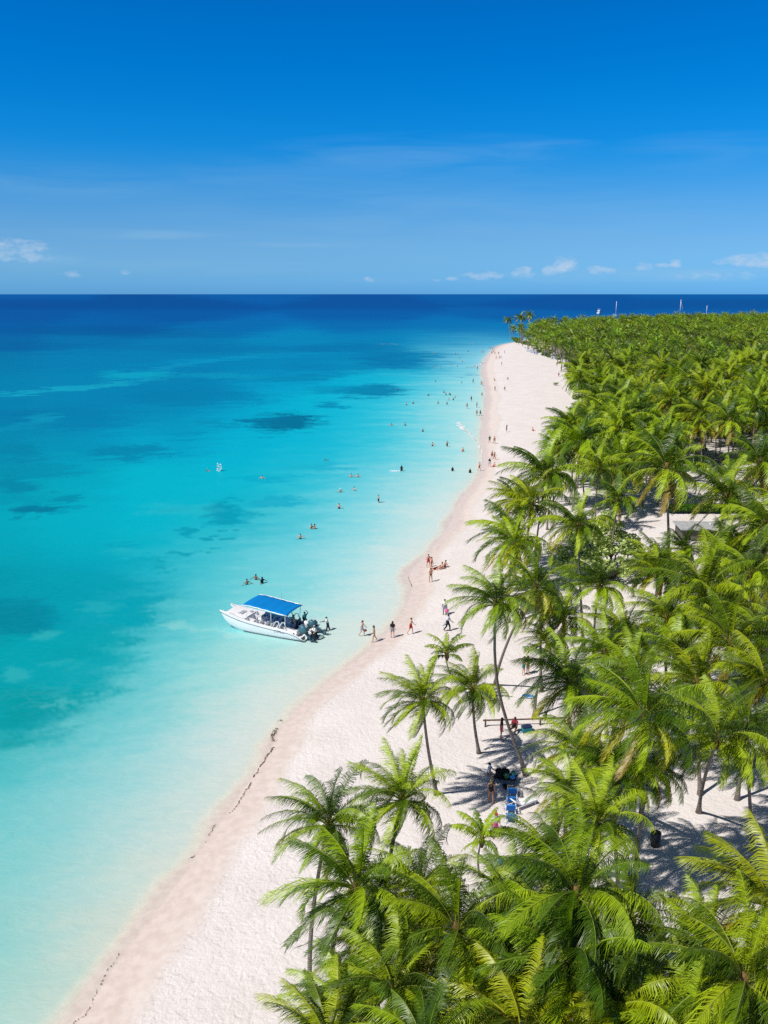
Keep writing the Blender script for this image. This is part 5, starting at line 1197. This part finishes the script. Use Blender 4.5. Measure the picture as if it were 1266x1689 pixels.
# a rounded blue float and the wooden rail
fl_ = empty('body_board', tuple(atg(871, 1150)), R(80)); fl_.scale = (.7, .42, 1); tag(fl_, "small blue body board with a white edge on the sand by the grove", 'body board')
mesh_obj('board', ball((0, 0, .12), (.42, 1.3, .07), 14, 8), BLUEP, fl_); mesh_obj('edge', tube([(.44 * math.cos(a), 1.33 * math.sin(a), .11) for a in np.linspace(0, 6.283, 25)], [.035] * 25, 6), WPLA, fl_)
rail = empty('wooden_rail', tuple(atg(866, 1196))); tag(rail, "long dark wooden rail on short posts across the shaded sand", 'fence')
ra, rb = atg(796, 1199) - rail.location, atg(935, 1195) - rail.location
mesh_obj('rail', tube([ra + Vector((0, 0, .55)), (ra + rb) / 2 + Vector((0, .05, .52)), rb + Vector((0, 0, .57))], [.07, .06, .07], 8), WOOD, rail)
for q in (.03, .35, .68, .97): mesh_obj('post', tube([ra.lerp(rb, q) + Vector((0, 0, -.1)), ra.lerp(rb, q) + Vector((0, 0, .62))], [.07, .065], 8), WOOD, rail)
pp = empty('painted_post', tuple(atg(1268, 1262))); tag(pp, "dark maroon post cut by the right edge of the picture", 'post')
mesh_obj('shaft', tube([(0, 0, 0), (0, 0, 2.9)], [.20, .18], 10), simple('maroon_paint', (.07, .012, .018), .5), pp); mesh_obj('base', tube([(0, 0, 0), (0, 0, .35)], [.30, .26], 10), simple('pink_paint', (.45, .10, .15), .6), pp)
mesh_obj('cap', box((0, 0, 2.95), (.6, .6, .1)), WOOD, pp, smooth=False)
bx = empty('litter_bin', tuple(atg(1080, 1395))); tag(bx, "black bin in deep shade right of the tall central palm", 'bin')
mesh_obj('body', tube([(0, 0, 0), (0, 0, .45), (0, 0, .85)], [.26, .29, .31], 12), BLK, bx); mesh_obj('lid', ball((0, 0, .87), (.33, .33, .1), 12, 5), BLK, bx)
# hut with flat roof, hedge, seating
ht = empty('flat_roofed_hut', tuple(atg(1165, 893)), R(-4)); ht.scale = (.85, 1.0, .6); tag(ht, "small hut with a flat grey concrete roof in front of the hedge", 'hut')
wl_ = mesh_obj('wall', box((0, 2.0, 1.25), (7.4, 3.6, 2.5)), WALLM, ht, smooth=False)
mesh_obj('door', box((-1.0, .17, 1.0), (.9, .08, 2.0)), WOOD, ht, smooth=False); mesh_obj('window', box((1.4, .17, 1.5), (1.1, .08, .8)), BLK, ht, smooth=False)
rf = mesh_obj('roof', box((0, 2.0, 2.62), (8.2, 4.4, .22)), CONC, ht, smooth=False, bevel=.02)
mesh_obj('roof_vent', tube([(1.2, 2.4, 2.7), (1.2, 2.4, 3.1)], [.14, .14], 8), WPLA, rf)
def leafcloud(rg, centers, n, size, flat=.6):
    V = np.empty((n, 3)); C = np.array([c[:3] for c in centers]); Rr = np.array([c[3] for c in centers]); w_ = Rr ** 2; w_ = w_ / w_.sum()
    k = rg.choice(len(C), n, p=w_); d = rg.normal(size=(n, 3)); d /= np.linalg.norm(d, axis=1)[:, None]
    r_ = Rr[k][:, None] * (rg.random((n, 1)) ** .35); P_ = C[k] + d * r_ * np.array((1, 1, flat))
    a = rg.normal(size=(n, 3)); a[:, 2] *= .45; a /= np.linalg.norm(a, axis=1)[:, None]; b = np.cross(a, rg.normal(size=(n, 3)) * np.array((1, 1, .6))); b /= np.linalg.norm(b, axis=1)[:, None]
    s_ = size * (.6 + .8 * rg.random((n, 1)))
    V = np.stack([P_ - a * s_, P_ + b * s_ * .62, P_ + a * s_, P_ - b * s_ * .62], 1).reshape(-1, 3)
    Q = np.arange(n * 4).reshape(n, 4)
    return V, Q, k, P_
def bush(name, loc, centers, n, size, c0, c1, label, cat, seed, parent=None, group=None, kind=None, childname=None):
    rg = np.random.default_rng(seed); V, Q, k, P_ = leafcloud(rg, centers, n, size)
    q = np.repeat(rg.random((n, 1)) * .7 + .3 * rg.random((len(centers), 1))[k], 4, 0); col = np.array(c0) * (1 - q) + np.array(c1) * q
    me = tri_mesh(childname or name, V, Q, col, [LEAF])
    o = bpy.data.objects.new(childname or name, me); link(o, parent)
    if parent is None: o.location = loc; tag(o, label, cat, group, kind)
    return o
hd_ = empty('hedge', tuple(atg(1168, 846)), R(-2)); tag(hd_, "clipped bright green hedge between the flat roof and the seating", 'hedge')
bush('foliage', None, [(x, rnd.uniform(-.2, .2), .8, .95) for x in np.arange(-5.5, 9, .55)], 9000, .15, (.04, .11, .01), (.13, .26, .02), None, None, 3, hd_, childname='foliage')
mesh_obj('stems', join([tube([(x, 0, -.1), (x + .1, .1, .8)], [.03, .02], 5) for x in np.arange(-5.5, 9, .7)]), WOOD, hd_)
for i, (px, py, lab) in enumerate([(1182, 822, "white plastic table with a pale top, left in the seating beyond the hedge"), (1208, 806, "white plastic table in half shade at the back of the seating beyond the hedge")]):
    tt = empty('garden_table', tuple(atg(px, py)), R(20 * i)); tag(tt, lab, 'table', "garden tables beyond the hedge")
    mesh_obj('tabletop', box((0, 0, .72), (1.6, .9, .05)), WPLA, tt, smooth=False, bevel=.02)
    for sx in (-1, 1):
        for sy_ in (-1, 1): mesh_obj('leg', tube([(sx * .7, sy_ * .38, 0), (sx * .68, sy_ * .36, .7)], [.03, .03], 6), WPLA, tt)
def gchair(loc, rz, lab):
    c = empty('garden_chair', tuple(loc), rz); tag(c, lab, 'chair', "garden chairs beyond the hedge")
    mesh_obj('seat', box((0, 0, .42), (.5, .5, .05)), WPLA, c, smooth=False, bevel=.02); mesh_obj('backrest', box((0, .25, .72), (.5, .05, .5), rx(-8)), WPLA, c, smooth=False, bevel=.02)
    for sx in (-1, 1):
        for sy_ in (-1, 1): mesh_obj('leg', tube([(sx * .22, sy_ * .22, 0), (sx * .2, sy_ * .2, .42)], [.022, .022], 5), WPLA, c)
for px, py, a, lab in [(1172, 826, 200, "white garden chair at the left end of the left table"), (1187, 829, 170, "white garden chair in front of the left table"), (1195, 824, 90, "white garden chair at the right of the left table"), (1202, 812, 160, "white garden chair in front of the back table"), (1216, 808, 60, "white garden chair right of the back table")]: gchair(atg(px, py), R(a), lab)
bn = empty('arched_bench', tuple(atg(1228, 830)), R(175)); tag(bn, "white bench with a rounded arched back behind the hedge", 'bench')
mesh_obj('seat', box((0, 0, .45), (2.4, .5, .06)), WPLA, bn, smooth=False, bevel=.02)
mesh_obj('backrest', join([tube([(1.2 * math.cos(a), -.25, .45 + .75 * math.sin(a)) for a in np.linspace(0, math.pi, 15)], [.05] * 15, 7)] + [tube([(x, -.25, .45), (x, -.25, .45 + .72 * math.sqrt(max(0, 1 - (x / 1.2) ** 2)))], [.02] * 2, 5) for x in np.linspace(-1, 1, 9)]), WPLA, bn)
for sx in (-1, 1): mesh_obj('leg', box((sx * 1.0, 0, .21), (.08, .45, .42)), WPLA, bn, smooth=False)
# the broad leaved beach tree
gt_ = atg(1005, 955); grape = empty('broadleaf_tree', tuple(gt_)); tag(grape, "broad open tree with round grey green leaves among the palms", 'tree')
limbs = []; ends = []
for (x, y_, z, r_) in [(-4.6, 0, 2.6, 1.9), (-2.8, 1.2, 4.2, 1.8), (-.8, 2.0, 5.2, 1.9), (.3, .5, 3.4, 1.9), (1.6, 1.5, 4.8, 1.7), (3.2, .2, 3.2, 1.8), (-1.8, -.8, 2.4, 1.7), (4.4, 1.0, 2.2, 1.3), (-6.0, .8, 2.0, 1.3), (2.0, -1.2, 2.0, 1.4), (-3.4, 2.8, 5.0, 1.3), (.6, 3, 6.1, 1.3)]:
    limbs.append(tube([(0 + x * .05, 0, -.2), (x * .25, y_ * .2, z * .35), (x * .6, y_ * .6, z * .7), (x, y_, z)], [.14, .10, .06, .02], 6))
    for j in range(5):
        a = rnd.uniform(0, 6.28); ends.append((x + r_ * .75 * math.cos(a), y_ + r_ * .75 * math.sin(a), z + rnd.uniform(-.8, .9), r_ * .55))
        limbs.append(tube([(x * .6, y_ * .6, z * .7), (ends[-1][0], ends[-1][1], ends[-1][2])], [.035, .012], 4))
    ends.append((x, y_, z, r_ * .5))
mesh_obj('trunk', join(limbs), WOOD, grape)
bush('crown', None, ends, 6800, .22, (.28, .38, .11), (.62, .68, .30), None, None, 8, grape, childname='crown')
# low scrub along the headland and sand edge
cs = []
sr = random.Random(9)
for i in range(70):
    u = sr.random(); p = atg(846 + 40 * u, 564 + 9 * u + sr.uniform(-3, 0)); cs.append((p.x, p.y, .6, sr.uniform(.8, 2.2)))
for i in range(130):
    u = sr.random(); py = 575 + (740 - 575) * u ** 1.5; p = atg(np.interp(py, edge_px[::-1, 1], edge_px[::-1, 0]) + sr.uniform(2, 30) * (1 + u), py); cs.append((p.x, p.y, 1.0, sr.uniform(.6, 1.6)))
bush('beach_scrub', (0, 0, 1.0), cs, 26000, .30, (.07, .15, .015), (.22, .33, .03), "low green scrub under the palms along the far beach edge", 'scrub', 12, kind='stuff')
sp_ = empty('palm_sapling', tuple(atg(916, 636))); tag(sp_, "tiny palm sapling alone on open sand near the far fringe of palms", 'sapling')
q = bpy.data.objects.new('crown', YOUNG[1]); link(q, sp_); q.scale = (.45,) * 3; q.location = (0, 0, .4); mesh_obj('trunk', tube([(0, 0, -.1), (0, 0, .5)], [.06, .04], 6), BARK, sp_)
# undergrowth inside the grove
cs = []
for i, (x, y_, d) in enumerate(good):
    if math.hypot(x, y_) < 420 and sr.random() < .30 and d > 40: cs.append((x + sr.uniform(-2, 2), y_ + sr.uniform(-2, 2), .5, sr.uniform(.6, 1.5)))
bush('undergrowth', (0, 0, 1.2), cs, min(60000, len(cs) * 120), .22, (.05, .12, .012), (.20, .30, .03), "patchy green undergrowth between the palm trunks", 'undergrowth', 13, kind='stuff')
# ---------------------------------------------------------------- far boats
def sailboat(px, py_top, dist, label, lines=1):
    u = at(px, 600, 0); k = dist / u.y; x = u.x * k; pt = ray(px, py_top); tt = dist / pt.y; mh = H + pt.z * tt
    b = empty('sailing_boat', (x, dist, 0), R(rnd.uniform(-30, 30))); tag(b, label, 'sailing boat')
    V = []; Fq = []; st = [(-6.5, 1.5, .9), (-4, 1.9, 1.0), (0, 2.0, 1.1), (3.5, 1.5, 1.25), (6.8, .06, 1.45)]
    for (a, w_, zt) in st: V += [Vector((a, w_, zt)), Vector((a, w_ * .8, .1)), Vector((a * .95, 0, -.5)), Vector((a, -w_ * .8, .1)), Vector((a, -w_, zt))]
    for i in range(4):
        for j in range(5): a = i * 5 + j; b_ = i * 5 + (j + 1) % 5; Fq.append((a, b_, b_ + 5, a + 5))
    Fq += [(0, 1, 2, 3, 4), (24, 23, 22, 21, 20)]
    mesh_obj('hull', (V, Fq), GEL, b, smooth=False); mesh_obj('cabin', box((-.5, 0, 1.5), (5, 2.2, .8)), GEL, b, smooth=False, bevel=.15)
    mesh_obj('mast', tube([(1, 0, 1), (1, 0, mh)], [.42, .28], 7), GEL, b); mesh_obj('boom', tube([(1, 0, 3), (-4.5, 0, 3.1)], [.3, .3], 7), GEL, b)
    if lines: mesh_obj('furled_sail', tube([(6.6, 0, 1.6), (1.2, 0, mh * .93)], [.16, .10], 6), GEL, b)
sailboat(1009, 497, 1320, "sailing boat beyond the grove showing only a thin mast, left of three", 0)
sailboat(1113, 494, 1300, "sailing boat beyond the grove with the tallest brightest mast, middle of three")
sailboat(1156, 504, 1350, "sailing boat beyond the grove with the shortest mast, right of three", 0)
u = at(983, 600, 0); k = 1500 / u.y
my = empty('motor_yacht', (u.x * k, 1500, 0), R(60)); tag(my, "white motor yacht with its flybridge peeping over the palm tops", 'motor yacht')
V = []; Fq = []
for (a, w_, zt) in [(-8, 2.4, 1.8), (-4, 2.6, 1.9), (2, 2.5, 2.2), (6, 1.5, 2.6), (9, .06, 3.0)]: V += [Vector((a, w_, zt)), Vector((a, w_ * .8, .1)), Vector((a, 0, -.6)), Vector((a, -w_ * .8, .1)), Vector((a, -w_, zt))]
for i in range(4):
    for j in range(5): a = i * 5 + j; b_ = i * 5 + (j + 1) % 5; Fq.append((a, b_, b_ + 5, a + 5))
mesh_obj('hull', (V, Fq + [(0, 1, 2, 3, 4)]), GEL, my, smooth=False); mesh_obj('cabin', box((-1, 0, 3.3), (9, 4.2, 2.6)), GEL, my, smooth=False, bevel=.3)
mesh_obj('window', box((-1, 0, 3.6), (9.1, 4.3, .8)), BLK, my, smooth=False); mesh_obj('flybridge', join([box((-1.5, 0, 5.2), (6, 3.8, 1.0)), box((-1.5, 0, 7.6), (6.5, 4.4, .3)), box((-3.5, 1.7, 6.5), (.3, .3, 2.0)), box((-3.5, -1.7, 6.5), (.3, .3, 2.0)), box((.8, 0, 6.5), (.3, 3.2, 2.0))]), GEL, my, smooth=False)
# ---------------------------------------------------------------- foam, splashes and stranded weed
FOAM = simple('foam', (.85, .88, .90), .9, .2, .03)
def scatter_line(pts_px, n, width, size, seed, gap=.0, z=.02, stretch=3.0, wav=0.0):
    rg = np.random.default_rng(seed); L = smooth_line([tuple(at(a, b).xy) for a, b in pts_px], 2)
    seg = np.linalg.norm(np.diff(L, axis=0), axis=1); cum = np.concatenate([[0], np.cumsum(seg)]); s_ = rg.random(n * 3) * cum[-1]; s_ = s_[fbm(s_ / .9, s_ * 0 + 7.3, 4, seed + 9) > gap][:n]; n = len(s_)
    x = np.interp(s_, cum, L[:, 0]); y_ = np.interp(s_, cum, L[:, 1]); i = np.clip(np.searchsorted(cum, s_) - 1, 0, len(seg) - 1)
    dx = np.diff(L, axis=0)[i] / seg[i][:, None]; nx = np.stack([-dx[:, 1], dx[:, 0]], 1)
    wv_ = (fbm(s_ / 1.3, s_ * 0 + seed, 4, 3) - .5) * (width * 2.2 + wav)
    wd = width * (.25 + 1.3 * fbm(s_ / 2.5, s_ * 0, 2, seed + 5)); off = rg.normal(size=n) * wd * .4 + wv_
    x = x + nx[:, 0] * off; y_ = y_ + nx[:, 1] * off; sz = size * (.4 + rg.random(n)); an = rg.normal(size=n) * .35
    ux = dx[:, 0] * np.cos(an) - dx[:, 1] * np.sin(an); uy = dx[:, 0] * np.sin(an) + dx[:, 1] * np.cos(an)
    zz = np.maximum(0, gz(sdist(x, y_), x, y_)) + z
    a = np.stack([ux * sz * stretch, uy * sz * stretch], 1); b = np.stack([-uy * sz, ux * sz], 1); c_ = np.stack([x, y_], 1)
    Q = [c_ - a, c_ + b, c_ + a, c_ - b]
    V = np.stack([np.concatenate([q, (zz + (.02 * k if k % 2 else 0))[:, None]], 1) for k, q in enumerate(Q)], 1).reshape(-1, 3)
    return V, np.arange(n * 4).reshape(n, 4)
def scat_obj(name, groups, mat, label, cat):
    VV = []; QQ = []; b = 0
    for V, Q in groups: VV.append(V); QQ.append(Q + b); b += len(V)
    o = bpy.data.objects.new(name, tri_mesh(name, np.vstack(VV), np.vstack(QQ), None, [mat])); link(o); tag(o, label, cat, kind='stuff')
scat_obj('wave_foam', [scatter_line([(757, 697), (763, 708), (772, 714)], 700, .9, .10, 1, .42), scatter_line([(772, 714), (779, 724), (788, 731), (795, 742)], 520, .4, .08, 2, .42, wav=1.2), scatter_line([(795, 742), (793, 752), (795, 765)], 160, .15, .06, 3),
    scatter_line([(770, 606), (785, 605), (800, 596)], 500, 1.2, .14, 4), scatter_line([(793, 630), (799, 640), (797, 652)], 200, .5, .08, 5), scatter_line([(800, 574), (814, 573), (826, 568)], 300, .9, .12, 6),
    scatter_line([(625, 568), (640, 567), (654, 568)], 160, 1.6, .22, 7), scatter_line([(775, 567), (782, 567)], 120, 1.0, .2, 8), scatter_line([(800, 563), (812, 563)], 120, 1.0, .2, 9)], FOAM, "thin white foam where small waves break along the beach", 'foam')
WEED = simple('dry_weed', (.15, .105, .07), .9, .1, .4, 8)
scat_obj('stranded_weed', [scatter_line([(447, 1236), (436, 1256), (420, 1276), (402, 1303)], 300, .09, .015, 11, .46, z=.03, wav=1.0), scatter_line([(402, 1303), (375, 1345), (352, 1378), (318, 1424)], 170, .06, .013, 12, .49, z=.03, wav=1.0), scatter_line([(466, 1188), (456, 1210), (447, 1236)], 200, .25, .020, 13, .42, z=.03, wav=.8),
    scatter_line([(672, 952), (677, 962), (680, 972)], 70, .05, .022, 14, .4, z=.03), scatter_line([(204, 1574), (185, 1600), (152, 1656), (118, 1688)], 110, .04, .010, 15, .47, z=.03, wav=.8),
    ], WEED, "dark thread of stranded seaweed along the waterline", 'seaweed')
sp1 = empty('water_splash', tuple(at(362, 777))); tag(sp1, "small white splash behind the swimmer far from shore", 'splash')
mesh_obj('spray', join([ball((rnd.uniform(-.5, .5), rnd.uniform(-.2, .2), rnd.random() ** 2 * 1.5), rnd.uniform(.05, .13), 6, 4) for _ in range(40)]), FOAM, sp1)
sp2 = empty('water_splash', tuple(at(652, 778))); tag(sp2, "streak of white splash beside the bather in a dark top", 'splash')
mesh_obj('spray', join([ball((rnd.uniform(-1.1, .8), rnd.uniform(-.1, .1), rnd.random() ** 2 * .25), rnd.uniform(.05, .12), 6, 4) for _ in range(45)]), FOAM, sp2)
